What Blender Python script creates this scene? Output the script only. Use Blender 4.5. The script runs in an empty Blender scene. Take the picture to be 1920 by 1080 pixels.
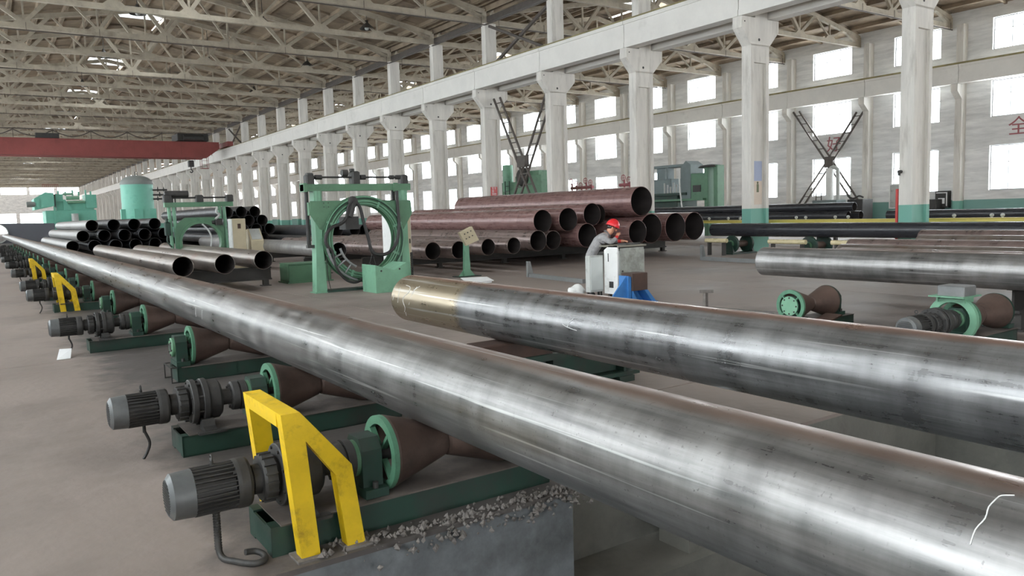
import bpy, math, random
from mathutils import Vector, Matrix
random.seed(7)
PI = math.pi
scene = bpy.context.scene
COL = scene.collection

# ------------------------------------------------------------------ camera
cam_d = bpy.data.cameras.new('camera')
cam_d.sensor_width = 36.0
cam_d.lens = 36.0 * 1455.0 / 1920.0
cam_d.clip_start = 0.05
cam_d.clip_end = 600
cam = bpy.data.objects.new('camera', cam_d)
COL.objects.link(cam)
# columns: image right, image up, backwards, given in the hall's axes (X across, Y along the hall, Z up)
Rm = ((0.82438057, -0.07973075, 0.56039244), (-0.56525202, -0.06387348, 0.82244169), (-0.02977968, -0.99476791, -0.09772402))
cam.matrix_world = Matrix(((Rm[0][0], -Rm[0][1], -Rm[0][2], 0.0),
                           (Rm[1][0], -Rm[1][1], -Rm[1][2], 0.0),
                           (Rm[2][0], -Rm[2][1], -Rm[2][2], 1.75),
                           (0, 0, 0, 1)))
scene.camera = cam

# ------------------------------------------------------------------ world, exposure
world = bpy.data.worlds.new('overcast_sky')
scene.world = world
world.use_nodes = True
bg = world.node_tree.nodes['Background']
bg.inputs[0].default_value = (0.93, 0.97, 1.0, 1)
bg.inputs[1].default_value = 6.0
scene.view_settings.view_transform = 'Standard'
scene.view_settings.look = 'None'
scene.view_settings.gamma = 1.0
scene.view_settings.use_curve_mapping = False
scene.view_settings.exposure = 0.0
scene.cycles.max_bounces = 8
scene.cycles.diffuse_bounces = 5
scene.cycles.glossy_bounces = 4
scene.cycles.transparent_max_bounces = 8
scene.cycles.sample_clamp_indirect = 6.0
scene.cycles.caustics_reflective = False
scene.cycles.caustics_refractive = False

WIN_ROWS = ((2.2, 4.85), (6.53, 8.67), (10.45, 12.3))
SKY_L = 12.5        # daylight at the left wall's windows
SKY_R = 15.0         # daylight at the right wall's windows
XL, XR = -4.6, 50.3  # inner faces of the outer walls
Y0, Y1 = -36.0, 249.0
CY = [12.96 + 6 * k for k in range(-8, 40)]   # truss / column lines


def area_light(name, loc, rot, sx, sy, radiance, color=(1, 1, 1)):
    d = bpy.data.lights.new(name, 'AREA')
    d.shape = 'RECTANGLE'
    d.size, d.size_y = sx, sy
    d.energy = radiance * sx * sy * PI
    d.color = color
    o = bpy.data.objects.new(name, d)
    o.location = loc
    o.rotation_euler = rot
    COL.objects.link(o)
    return o


LEFT_WIN = [(-33.5 + 6 * i, -30.5 + 6 * i) for i in range(46)]
RIGHT_WIN = [(-22.4 + 6 * i, -19.4 + 6 * i) for i in range(45)]
COOL = (0.95, 0.98, 1.0)
for side, wins, X, L, rot in (('left', LEFT_WIN, XL - 0.6, SKY_L, (0, -PI / 2, 0)), ('right', RIGHT_WIN, XR + 0.6, SKY_R, (0, PI / 2, 0))):
    for i, (a, b) in enumerate(wins):
        if a > 118:
            continue
        for z0, z1 in WIN_ROWS:
            area_light('daylight_' + side, (X, (a + b) / 2, (z0 + z1) / 2), rot, z1 - z0 + 0.2, b - a + 0.2, L, COOL)
    for z0, z1 in WIN_ROWS:
        area_light('daylight_' + side, (X, 183, (z0 + z1) / 2), rot, z1 - z0, 124, L * 0.45, COOL)
SKYLIGHTS = [1.5 + 18 * i for i in range(14)]
for y in SKYLIGHTS:
    for xr in (9.95, 37.2):
        area_light('daylight_roof', (xr, y + 1.5, 16.7), (0, 0, 0), 3.4, 3.2, 12.0, COOL)
area_light('daylight_far', (10, Y1 + 1.0, 6), (PI / 2, 0, PI), 26, 10, 10, COOL)
area_light('daylight_rear', (9, Y0 - 1.0, 4), (PI / 2, 0, 0), 18, 7.5, 9, COOL)


# ------------------------------------------------------------------ helpers
def srgb(r, g, b):
    f = lambda c: c / 12.92 if c <= 0.04045 else ((c + 0.055) / 1.055) ** 2.4
    return (f(r / 255), f(g / 255), f(b / 255))


class MB:
    """collects vertices and faces of one mesh"""

    def __init__(self):
        self.v, self.f, self.s, self.m = [], [], [], []

    def add(self, vs, fs, smooth=False, mi=0):
        o = len(self.v)
        self.v += [tuple(p) for p in vs]
        for q in fs:
            self.f.append([i + o for i in q])
            self.s.append(smooth)
            self.m.append(mi)
        return self

    def box(self, x0, y0, z0, x1, y1, z1, mi=0):
        vs = [(x0, y0, z0), (x1, y0, z0), (x1, y1, z0), (x0, y1, z0), (x0, y0, z1), (x1, y0, z1), (x1, y1, z1), (x0, y1, z1)]
        return self.add(vs, [(0, 3, 2, 1), (4, 5, 6, 7), (0, 1, 5, 4), (1, 2, 6, 5), (2, 3, 7, 6), (3, 0, 4, 7)], False, mi)

    def bbox(self, x0, y0, z0, x1, y1, z1, b=0.01, mi=0):
        """box with chamfered vertical and top edges"""
        def loop(d, z):
            return [(x0 + b + 0 * d, y0 + d, z), (x1 - b, y0 + d, z), (x1 - d, y0 + b, z), (x1 - d, y1 - b, z), (x1 - b, y1 - d, z), (x0 + b, y1 - d, z), (x0 + d, y1 - b, z), (x0 + d, y0 + b, z)]
        l0 = [(x0 + b, y0, z0), (x1 - b, y0, z0), (x1, y0 + b, z0), (x1, y1 - b, z0), (x1 - b, y1, z0), (x0 + b, y1, z0), (x0, y1 - b, z0), (x0, y0 + b, z0)]
        l1 = [(p[0], p[1], z1 - b) for p in l0]
        cx, cy = (x0 + x1) / 2, (y0 + y1) / 2
        l2 = [(p[0] + (b if p[0] < cx else -b), p[1] + (b if p[1] < cy else -b), z1) for p in l0]
        vs = l0 + l1 + l2
        fs = [tuple(range(7, -1, -1)), tuple(range(16, 24))]
        for k in (0, 8):
            for i in range(8):
                j = (i + 1) % 8
                fs.append((k + i, k + j, k + 8 + j, k + 8 + i))
        return self.add(vs, fs, False, mi)

    def bar(self, p, q, w, h, up=(0, 0, 1), mi=0):
        p, q = Vector(p), Vector(q)
        d = (q - p).normalized()
        u = Vector(up)
        s = d.cross(u)
        if s.length < 1e-4:
            s = d.cross(Vector((1, 0, 0)))
        s.normalize()
        u = s.cross(d)
        s *= w / 2
        u *= h / 2
        vs = [p - s - u, p + s - u, p + s + u, p - s + u, q - s - u, q + s - u, q + s + u, q - s + u]
        return self.add(vs, [(0, 1, 2, 3), (7, 6, 5, 4), (0, 4, 5, 1), (1, 5, 6, 2), (2, 6, 7, 3), (3, 7, 4, 0)], False, mi)

    def lathe(self, prof, o=(0, 0, 0), axis='x', n=24, smooth=True, closed=False, mi=0, sharp=True):
        """prof: (t along axis, radius); each segment gets its own ring of vertices so edges stay crisp"""
        o = Vector(o)

        def pt(t, r, a):
            c, s = r * math.cos(a), r * math.sin(a)
            if axis == 'x':
                return (o.x + t, o.y + c, o.z + s)
            if axis == 'y':
                return (o.x + s, o.y + t, o.z + c)
            return (o.x + c, o.y + s, o.z + t)
        pr = list(prof) + ([prof[0]] if closed else [])
        for k in range(len(pr) - 1):
            (t0, r0), (t1, r1) = pr[k], pr[k + 1]
            vs, fs = [], []
            if r0 < 1e-6 or r1 < 1e-6:
                tt, rr, tc = (t1, r1, t0) if r0 < 1e-6 else (t0, r0, t1)
                vs = [pt(tt, rr, 2 * PI * i / n) for i in range(n)] + [pt(tc, 0, 0)]
                for i in range(n):
                    q = (i, (i + 1) % n, n)
                    fs.append(q if r0 >= 1e-6 else q[::-1])
            else:
                vs = [pt(t0, r0, 2 * PI * i / n) for i in range(n)] + [pt(t1, r1, 2 * PI * i / n) for i in range(n)]
                for i in range(n):
                    j = (i + 1) % n
                    fs.append((i, j, n + j, n + i))
            self.add(vs, fs, smooth, mi)
        return self

    def cyl(self, p, q, r0, r1=None, n=12, caps=True, mi=0):
        p, q = Vector(p), Vector(q)
        r1 = r0 if r1 is None else r1
        d = (q - p).normalized()
        a = d.cross(Vector((0, 0, 1)))
        if a.length < 1e-4:
            a = Vector((1, 0, 0))
        a.normalize()
        b = d.cross(a)
        A = [p + (a * math.cos(2 * PI * i / n) + b * math.sin(2 * PI * i / n)) * r0 for i in range(n)]
        B = [q + (a * math.cos(2 * PI * i / n) + b * math.sin(2 * PI * i / n)) * r1 for i in range(n)]
        self.add(A + B, [(i, (i + 1) % n, n + (i + 1) % n, n + i) for i in range(n)], True, mi)
        if caps:
            self.add(A, [tuple(range(n - 1, -1, -1))], False, mi)
            self.add(B, [tuple(range(n))], False, mi)
        return self

    def tube(self, pts, r, n=8, mi=0, sub=4):
        P = [Vector(p) for p in pts]
        if sub > 1 and len(P) > 2:
            Q = []
            for i in range(len(P) - 1):
                p0, p1, p2, p3 = P[max(i - 1, 0)], P[i], P[i + 1], P[min(i + 2, len(P) - 1)]
                for k in range(sub):
                    t = k / sub
                    Q.append(0.5 * ((2 * p1) + (p2 - p0) * t + (2 * p0 - 5 * p1 + 4 * p2 - p3) * t * t + (3 * p1 - p0 - 3 * p2 + p3) * t ** 3))
            Q.append(P[-1])
            P = Q
        vs, fs = [], []
        a = None
        for i, p in enumerate(P):
            d = (P[min(i + 1, len(P) - 1)] - P[max(i - 1, 0)]).normalized()
            if a is None:
                a = d.cross(Vector((0.3, 0.2, 1)))
                if a.length < 1e-3:
                    a = d.cross(Vector((1, 0, 0)))
            a = (a - d * a.dot(d)).normalized()
            b = d.cross(a)
            vs += [p + (a * math.cos(2 * PI * k / n) + b * math.sin(2 * PI * k / n)) * r for k in range(n)]
        for i in range(len(P) - 1):
            for k in range(n):
                j = (k + 1) % n
                fs.append((i * n + k, i * n + j, (i + 1) * n + j, (i + 1) * n + k))
        self.add(vs, fs, True, mi)
        self.add(vs[:n], [tuple(range(n - 1, -1, -1))], False, mi)
        self.add(vs[-n:], [tuple(range(n))], False, mi)
        return self

    def prism(self, poly, plane, t0, t1, mi=0):
        """poly of 2d points extruded from t0 to t1; plane 'xz' extrudes along y, 'yz' along x, 'xy' along z"""
        def P(u, v, t):
            return (u, t, v) if plane == 'xz' else (t, u, v) if plane == 'yz' else (u, v, t)
        n = len(poly)
        A = [P(u, v, t0) for u, v in poly]
        B = [P(u, v, t1) for u, v in poly]
        self.add(A, [tuple(range(n))], False, mi)
        self.add(B, [tuple(range(n - 1, -1, -1))], False, mi)
        for i in range(n):
            j = (i + 1) % n
            self.add([A[i], A[j], B[j], B[i]], [(0, 1, 2, 3)], False, mi)
        return self

    def ball(self, c, r, n=12, m=8, sx=1, sy=1, sz=1, mi=0):
        vs, fs = [], []
        for i in range(m + 1):
            t = PI * i / m
            for k in range(n):
                a = 2 * PI * k / n
                vs.append((c[0] + sx * r * math.sin(t) * math.cos(a), c[1] + sy * r * math.sin(t) * math.sin(a), c[2] + sz * r * math.cos(t)))
        for i in range(m):
            for k in range(n):
                j = (k + 1) % n
                fs.append((i * n + k, (i + 1) * n + k, (i + 1) * n + j, i * n + j))
        return self.add(vs, fs, True, mi)

    def mesh(self, name, off=(0, 0, 0)):
        me = bpy.data.meshes.new(name)
        ox, oy, oz = off
        me.from_pydata([(x - ox, y - oy, z - oz) for x, y, z in self.v], [], self.f)
        me.polygons.foreach_set('use_smooth', self.s)
        me.polygons.foreach_set('material_index', self.m)
        return me


def origin(o):
    p = Vector((0, 0, 0))
    while o is not None:
        p += o.location
        o = o.parent
    return p


def put(name, mb, mats, parent=None, **props):
    """one mesh object; its geometry is given in hall coordinates"""
    off = (0, 0, 0)
    loc = None
    if parent is not None:
        off = origin(parent)
    elif props.get('kind') != 'structure' and mb.v:
        xs, ys, zs = zip(*mb.v)
        loc = ((min(xs) + max(xs)) / 2, (min(ys) + max(ys)) / 2, min(zs))
        off = loc
    me = mb.mesh(name, off)
    for m in (mats if isinstance(mats, (list, tuple)) else [mats]):
        me.materials.append(m)
    o = bpy.data.objects.new(name, me)
    COL.objects.link(o)
    if parent is not None:
        o.parent = parent
    elif loc is not None:
        o.location = loc
    for k, v in props.items():
        if v is not None:
            o[k] = v
    return o


def struct(name, mb, mats, parent=None, **p):
    if parent is None:
        p['kind'] = 'structure'
    return put(name, mb, mats, parent, **p)


def thing(name, loc, label, category, group=None):
    o = bpy.data.objects.new(name, None)
    o.empty_display_size = 0.1
    COL.objects.link(o)
    o.location = loc
    o['label'] = label
    o['category'] = category
    if group:
        o['group'] = group
    return o


def copy_tree(o, loc=None, label=None, group=None, parent=None):
    c = o.copy()
    COL.objects.link(c)
    if parent is not None:
        c.parent = parent
    if loc is not None:
        c.location = loc
    if label:
        c['label'] = label
    if group:
        c['group'] = group
    for ch in list(o.children):
        copy_tree(ch, parent=c)
    return c


# ------------------------------------------------------------------ materials
MAT = {}


def mat(name, base, rough=0.6, metal=0.0, var=0.25, scale=3.0, stretch=(1, 1, 1), dirt=None, dirt_amt=0.4, dirt_scale=1.5, bump=0.0, bump_scale=20.0,
        rough_var=0.1, band=None, oil=None, spec=0.5, coord='Object', detail=5):
    m = bpy.data.materials.new(name)
    m.use_nodes = True
    nt = m.node_tree
    N, L = nt.nodes, nt.links
    p = N['Principled BSDF']
    tc = N.new('ShaderNodeTexCoord')
    if coord == 'World':
        ge = N.new('ShaderNodeNewGeometry')
        src = ge.outputs['Position']
    else:
        oi = N.new('ShaderNodeObjectInfo')
        va = N.new('ShaderNodeVectorMath')
        va.operation = 'MULTIPLY_ADD'
        L.new(oi.outputs['Random'], va.inputs[0])
        va.inputs[1].default_value = (37, 53, 71)
        L.new(tc.outputs['Object'], va.inputs[2])
        src = va.outputs[0]
    mp = N.new('ShaderNodeMapping')
    mp.inputs['Scale'].default_value = stretch
    L.new(src, mp.inputs['Vector'])
    n1 = N.new('ShaderNodeTexNoise')
    n1.inputs['Scale'].default_value = scale
    n1.inputs['Detail'].default_value = detail
    n1.inputs['Roughness'].default_value = 0.65
    L.new(mp.outputs[0], n1.inputs['Vector'])
    r1 = N.new('ShaderNodeMapRange')
    r1.inputs['From Min'].default_value = 0.3
    r1.inputs['From Max'].default_value = 0.7
    r1.inputs['To Min'].default_value = 1 - var
    r1.inputs['To Max'].default_value = 1 + var
    L.new(n1.outputs['Fac'], r1.inputs['Value'])
    mx = N.new('ShaderNodeMix')
    mx.data_type = 'RGBA'
    mx.blend_type = 'MULTIPLY'
    mx.inputs['Factor'].default_value = 1.0
    mx.inputs['A'].default_value = (*base, 1)
    L.new(r1.outputs[0], mx.inputs['B'])
    out = mx.outputs['Result']
    if dirt is not None:
        n2 = N.new('ShaderNodeTexNoise')
        n2.inputs['Scale'].default_value = dirt_scale
        n2.inputs['Detail'].default_value = 6
        n2.inputs['Roughness'].default_value = 0.7
        L.new(mp.outputs[0], n2.inputs['Vector'])
        r2 = N.new('ShaderNodeMapRange')
        r2.inputs['From Min'].default_value = 0.62 - 0.3 * dirt_amt
        r2.inputs['From Max'].default_value = 0.78 - 0.2 * dirt_amt
        r2.inputs['To Max'].default_value = min(1, 0.35 + dirt_amt)
        L.new(n2.outputs['Fac'], r2.inputs['Value'])
        m2 = N.new('ShaderNodeMix')
        m2.data_type = 'RGBA'
        L.new(r2.outputs[0], m2.inputs['Factor'])
        L.new(out, m2.inputs['A'])
        m2.inputs['B'].default_value = (*dirt, 1)
        out = m2.outputs['Result']
    if oil is not None:        # oil-soaked strip of floor under the roller line: x from, x to, colour
        ge3 = N.new('ShaderNodeNewGeometry')
        s3 = N.new('ShaderNodeSeparateXYZ')
        L.new(ge3.outputs['Position'], s3.inputs[0])
        n3 = N.new('ShaderNodeTexNoise')
        n3.inputs['Scale'].default_value = 1.6
        n3.inputs['Detail'].default_value = 7
        n3.inputs['Roughness'].default_value = 0.65
        L.new(ge3.outputs['Position'], n3.inputs['Vector'])
        d3 = N.new('ShaderNodeMath')
        d3.operation = 'SUBTRACT'
        L.new(s3.outputs['X'], d3.inputs[0])
        d3.inputs[1].default_value = (oil[0] + oil[1]) / 2
        a3 = N.new('ShaderNodeMath')
        a3.operation = 'ABSOLUTE'
        L.new(d3.outputs[0], a3.inputs[0])
        k3 = N.new('ShaderNodeMath')
        k3.operation = 'MULTIPLY_ADD'
        L.new(n3.outputs['Fac'], k3.inputs[0])
        k3.inputs[1].default_value = 1.3
        L.new(a3.outputs[0], k3.inputs[2])
        hw = (oil[1] - oil[0]) / 2
        r3 = N.new('ShaderNodeMapRange')
        r3.inputs['From Min'].default_value = hw + 0.45
        r3.inputs['From Max'].default_value = hw + 0.85
        r3.inputs['To Min'].default_value = 0.82
        r3.inputs['To Max'].default_value = 0.0
        L.new(k3.outputs[0], r3.inputs['Value'])
        m4 = N.new('ShaderNodeMix')
        m4.data_type = 'RGBA'
        L.new(r3.outputs[0], m4.inputs['Factor'])
        L.new(out, m4.inputs['A'])
        m4.inputs['B'].default_value = (*oil[2], 1)
        out = m4.outputs['Result']
    if band is not None:      # painted band up to a height: (z, colour)
        ge2 = N.new('ShaderNodeNewGeometry')
        sx = N.new('ShaderNodeSeparateXYZ')
        L.new(ge2.outputs['Position'], sx.inputs[0])
        lt = N.new('ShaderNodeMath')
        lt.operation = 'LESS_THAN'
        L.new(sx.outputs['Z'], lt.inputs[0])
        lt.inputs[1].default_value = band[0]
        m3 = N.new('ShaderNodeMix')
        m3.data_type = 'RGBA'
        L.new(lt.outputs[0], m3.inputs['Factor'])
        L.new(out, m3.inputs['A'])
        m3.inputs['B'].default_value = (*band[1], 1)
        out = m3.outputs['Result']
    L.new(out, p.inputs['Base Color'])
    rr = N.new('ShaderNodeMapRange')
    rr.inputs['From Min'].default_value = 0.3
    rr.inputs['From Max'].default_value = 0.7
    rr.inputs['To Min'].default_value = max(0.03, rough - rough_var)
    rr.inputs['To Max'].default_value = min(1, rough + rough_var)
    L.new(n1.outputs['Fac'], rr.inputs['Value'])
    L.new(rr.outputs[0], p.inputs['Roughness'])
    p.inputs['Metallic'].default_value = metal
    p.inputs['Specular IOR Level'].default_value = spec
    if bump > 0:
        nb = N.new('ShaderNodeTexNoise')
        nb.inputs['Scale'].default_value = bump_scale
        nb.inputs['Detail'].default_value = 4
        L.new(mp.outputs[0], nb.inputs['Vector'])
        bm = N.new('ShaderNodeBump')
        bm.inputs['Strength'].default_value = bump
        bm.inputs['Distance'].default_value = 0.02
        L.new(nb.outputs['Fac'], bm.inputs['Height'])
        L.new(bm.outputs[0], p.inputs['Normal'])
    MAT[name] = m
    return m


TEAL = srgb(118, 170, 155)
M_floor = mat('dusty_concrete_floor', (0.265, 0.217, 0.192), 0.62, var=0.16, scale=0.5, dirt=(0.12, 0.098, 0.088), dirt_amt=0.38, dirt_scale=0.22, bump=0.25, bump_scale=9, coord='World', detail=9, rough_var=0.15, oil=(1.1, 3.3, (0.05, 0.046, 0.043)))
M_pit = mat('grimy_pit_concrete', (0.16, 0.17, 0.175), 0.8, var=0.3, scale=2.5, dirt=(0.05, 0.05, 0.05), dirt_amt=0.4, dirt_scale=1.2, bump=0.6, bump_scale=9, coord='World')
M_pitpale = mat('pale_pit_concrete', (0.17, 0.165, 0.145), 0.85, var=0.25, scale=3, dirt=(0.1, 0.09, 0.08), dirt_amt=0.35, bump=0.4, bump_scale=14, coord='World')
M_rubble = mat('broken_concrete', (0.17, 0.152, 0.138), 0.9, var=0.4, scale=8, bump=0.5, bump_scale=30)
M_col = mat('whitewashed_concrete', (0.66, 0.63, 0.58), 0.75, var=0.13, scale=1.2, stretch=(2.5, 2.5, 0.35), dirt=(0.33, 0.30, 0.26), dirt_amt=0.28, dirt_scale=1.4, bump=0.15, bump_scale=16, band=(1.6, TEAL), coord='World')
M_beam = mat('whitewashed_crane_beam', (0.76, 0.735, 0.69), 0.7, var=0.06, scale=0.8, dirt=(0.48, 0.45, 0.4), dirt_amt=0.12, dirt_scale=0.7, bump=0.06, coord='World')
M_wall = mat('painted_brick_wall', (0.72, 0.715, 0.70), 0.85, var=0.22, scale=1.1, stretch=(1, 0.35, 2.6), dirt=(0.5, 0.5, 0.49), dirt_amt=0.3, dirt_scale=0.9, bump=1.0, bump_scale=2.2, band=(1.65, srgb(120, 158, 150)), coord='World')
M_truss = mat('old_concrete_truss', (0.43, 0.38, 0.30), 0.85, var=0.18, scale=1.5, dirt=(0.2, 0.17, 0.13), dirt_amt=0.3, dirt_scale=1.1, coord='World')
M_roof = mat('sooty_roof_slab', (0.32, 0.25, 0.178), 0.9, var=0.3, scale=0.5, dirt=(0.14, 0.11, 0.085), dirt_amt=0.5, dirt_scale=0.45, coord='World')
M_steel_dk = mat('dark_structural_steel', (0.09, 0.075, 0.065), 0.7, var=0.3, scale=4, coord='World')
M_rail = mat('rail_olive_steel', (0.26, 0.22, 0.1), 0.6, var=0.3, scale=2, coord='World')
M_frame = mat('window_frame_steel', (0.3, 0.3, 0.3), 0.6)
M_red = mat('red_crane_paint', srgb(142, 72, 68), 0.55, var=0.15, scale=0.6, dirt=srgb(110, 55, 50), dirt_amt=0.3, dirt_scale=0.5)
M_mint = mat('mint_green_paint', srgb(114, 160, 132), 0.5, var=0.12, scale=2.5, dirt=srgb(70, 105, 84), dirt_amt=0.25, dirt_scale=2.2, bump=0.08)
M_green = mat('mid_green_paint', srgb(86, 124, 96), 0.5, var=0.15, scale=2.5, dirt=srgb(50, 80, 60), dirt_amt=0.3, dirt_scale=2.0)
M_rim = mat('worn_green_rim_paint', srgb(86, 132, 106), 0.5, var=0.2, scale=5, dirt=srgb(50, 70, 58), dirt_amt=0.35, dirt_scale=4)
M_dgreen = mat('dark_green_paint', srgb(30, 58, 47), 0.55, var=0.25, scale=3, dirt=(0.03, 0.03, 0.026), dirt_amt=0.5, dirt_scale=2.6)
M_teal = mat('teal_machine_paint', srgb(112, 180, 158), 0.5, var=0.12, scale=0.8, dirt=srgb(55, 120, 100), dirt_amt=0.25, dirt_scale=0.8)
M_greyroof = mat('grey_domed_steel', srgb(118, 122, 118), 0.6, var=0.15, scale=1)
M_yellow = mat('yellow_guard_paint', srgb(222, 184, 24), 0.5, var=0.12, scale=6, dirt=srgb(120, 92, 20), dirt_amt=0.28, dirt_scale=7)
M_cast = mat('grimy_cast_iron', (0.045, 0.043, 0.041), 0.6, metal=0.2, var=0.3, scale=8, dirt=(0.085, 0.078, 0.07), dirt_amt=0.3, dirt_scale=5)
M_motor = mat('motor_grey_enamel', (0.12, 0.125, 0.125), 0.45, metal=0.2, var=0.2, scale=6, dirt=(0.2, 0.185, 0.16), dirt_amt=0.3, dirt_scale=4)
M_black = mat('black_rubber_cable', (0.025, 0.023, 0.022), 0.6, var=0.2)
M_cone = mat('rusty_roller_iron', (0.115, 0.075, 0.06), 0.6, metal=0.35, var=0.25, scale=4, dirt=(0.05, 0.036, 0.03), dirt_amt=0.4, dirt_scale=3)
M_dust = mat('dusty_steel_plate', (0.115, 0.094, 0.082), 0.8, var=0.35, scale=5, dirt=(0.05, 0.045, 0.042), dirt_amt=0.4, dirt_scale=3)
M_ivory = mat('ivory_tube_paint', srgb(214, 200, 160), 0.3, var=0.1)
M_sleeper = mat('dark_skid_steel', (0.05, 0.046, 0.042), 0.75, var=0.3, scale=3)
M_blue = mat('blue_stand_paint', srgb(62, 122, 184), 0.5, var=0.15, scale=5)
M_brownbox = mat('rusty_brown_plate', (0.07, 0.04, 0.03), 0.75, var=0.3, scale=5)
M_grey = mat('grey_cabinet_paint', srgb(178, 180, 176), 0.5, var=0.08, scale=3, dirt=srgb(120, 118, 110), dirt_amt=0.3, dirt_scale=4)
M_white = mat('white_cabinet_paint', srgb(225, 225, 222), 0.5, var=0.05, scale=3, dirt=srgb(150, 145, 135), dirt_amt=0.2, dirt_scale=5)
M_beige = mat('beige_cabinet_paint', srgb(190, 178, 150), 0.5, var=0.08, scale=3)
M_paper = mat('white_paper', (0.85, 0.85, 0.85), 0.7, var=0.04)
M_redpaint = mat('faded_red_lettering', srgb(160, 98, 102), 0.8, var=0.1)
M_redsign = mat('red_sign_enamel', srgb(190, 52, 48), 0.5, var=0.08)
M_chalk = mat('white_chalk', (0.82, 0.82, 0.8), 0.9, var=0.15, scale=60)
M_ypaint = mat('pale_yellow_rail_paint', srgb(206, 190, 96), 0.5, var=0.1)
M_bluegrey = mat('blue_grey_machine_paint', srgb(112, 124, 124), 0.55, var=0.15, scale=1.5)
M_lamp = mat('black_lamp_shade', (0.05, 0.045, 0.04), 0.5)


def pipe_mat(name, base, rough, metal, streak=0.25, hoop=0.2, scratch=0.0, crown=None, rust=None, rust_amt=0.3, spots=None, end_coat=None):
    """bare steel drawn along Y: fine lengthwise streaks, hoop-shaped mill marks, scattered rust"""
    m = bpy.data.materials.new(name)
    m.use_nodes = True
    nt = m.node_tree
    N, L = nt.nodes, nt.links
    p = N['Principled BSDF']
    tc = N.new('ShaderNodeTexCoord')
    oi = N.new('ShaderNodeObjectInfo')
    va = N.new('ShaderNodeVectorMath')
    va.operation = 'MULTIPLY_ADD'
    L.new(oi.outputs['Random'], va.inputs[0])
    va.inputs[1].default_value = (13, 29, 17)
    L.new(tc.outputs['Object'], va.inputs[2])

    def noise(st, sc, det=4, ro=0.6):
        mp = N.new('ShaderNodeMapping')
        mp.inputs['Scale'].default_value = st
        L.new(va.outputs[0], mp.inputs['Vector'])
        n = N.new('ShaderNodeTexNoise')
        n.inputs['Scale'].default_value = sc
        n.inputs['Detail'].default_value = det
        n.inputs['Roughness'].default_value = ro
        L.new(mp.outputs[0], n.inputs['Vector'])
        return n.outputs['Fac']

    def rng(f, a, b, c, d):
        r = N.new('ShaderNodeMapRange')
        r.inputs['From Min'].default_value = a
        r.inputs['From Max'].default_value = b
        r.inputs['To Min'].default_value = c
        r.inputs['To Max'].default_value = d
        L.new(f, r.inputs['Value'])
        return r.outputs[0]

    def mix(fac, a, b, blend='MIX'):
        x = N.new('ShaderNodeMix')
        x.data_type = 'RGBA'
        x.blend_type = blend
        if isinstance(fac, float):
            x.inputs['Factor'].default_value = fac
        else:
            L.new(fac, x.inputs['Factor'])
        for k, v in (('A', a), ('B', b)):
            if isinstance(v, tuple):
                x.inputs[k].default_value = (*v, 1)
            else:
                L.new(v, x.inputs[k])
        return x.outputs['Result']
    streaks = noise((1, 0.05, 1), 22, 6)
    hoops = noise((0.35, 1, 0.35), 4.5, 5, 0.6)
    blotch = noise((1, 0.6, 1), 2.2, 6, 0.7)
    c = mix(1.0, base, rng(streaks, 0.3, 0.7, 1 - streak, 1 + streak), 'MULTIPLY')
    c = mix(1.0, c, rng(hoops, 0.35, 0.65, 1 - hoop, 1 + hoop), 'MULTIPLY')
    if rust is not None:
        c = mix(rng(blotch, 0.66 - 0.3 * rust_amt, 0.8 - 0.2 * rust_amt, 0.0, min(1.0, 0.4 + rust_amt)), c, rust)
    if spots is not None:
        sp = noise((1, 1, 1), 60, 2, 0.5)
        c = mix(rng(sp, 0.66, 0.72, 0.0, 0.8), c, spots)
    if end_coat is not None:   # varnished end: colour, start along the local Y
        sx = N.new('ShaderNodeSeparateXYZ')
        L.new(tc.outputs['Object'], sx.inputs[0])
        ad = N.new('ShaderNodeMath')
        ad.operation = 'MULTIPLY_ADD'
        L.new(blotch, ad.inputs[0])
        ad.inputs[1].default_value = 0.5
        L.new(sx.outputs['Y'], ad.inputs[2])
        c = mix(rng(ad.outputs[0], end_coat[1] + 0.22, end_coat[1] + 0.32, 0.0, 0.8), c, end_coat[0])
    if crown is not None:      # streaky brown tint along the crown of the pipe
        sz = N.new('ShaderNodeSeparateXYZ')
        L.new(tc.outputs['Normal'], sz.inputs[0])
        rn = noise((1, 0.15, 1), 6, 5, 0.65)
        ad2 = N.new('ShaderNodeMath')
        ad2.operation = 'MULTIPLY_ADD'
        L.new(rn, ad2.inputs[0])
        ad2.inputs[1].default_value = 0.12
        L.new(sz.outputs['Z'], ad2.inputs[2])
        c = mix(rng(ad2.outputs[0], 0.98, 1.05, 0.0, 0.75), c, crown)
    if scratch > 0:            # long pale scuff lines along the pipe
        sc = noise((1, 0.012, 1), 34, 2, 0.5)
        c = mix(rng(sc, 0.64, 0.7, 0.0, scratch), c, (0.72, 0.71, 0.69))
    L.new(c, p.inputs['Base Color'])
    rf = N.new('ShaderNodeMath')
    rf.operation = 'ADD'
    L.new(rng(streaks, 0.3, 0.7, rough - 0.07, rough + 0.07), rf.inputs[0])
    L.new(rng(hoops, 0.35, 0.65, -0.3 * hoop, 0.3 * hoop), rf.inputs[1])
    L.new(rf.outputs[0], p.inputs['Roughness'])
    p.inputs['Metallic'].default_value = metal
    bm = N.new('ShaderNodeBump')
    bm.inputs['Strength'].default_value = 0.06
    bm.inputs['Distance'].default_value = 0.01
    L.new(streaks, bm.inputs['Height'])
    L.new(bm.outputs[0], p.inputs['Normal'])
    MAT[name] = m
    return m


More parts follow.
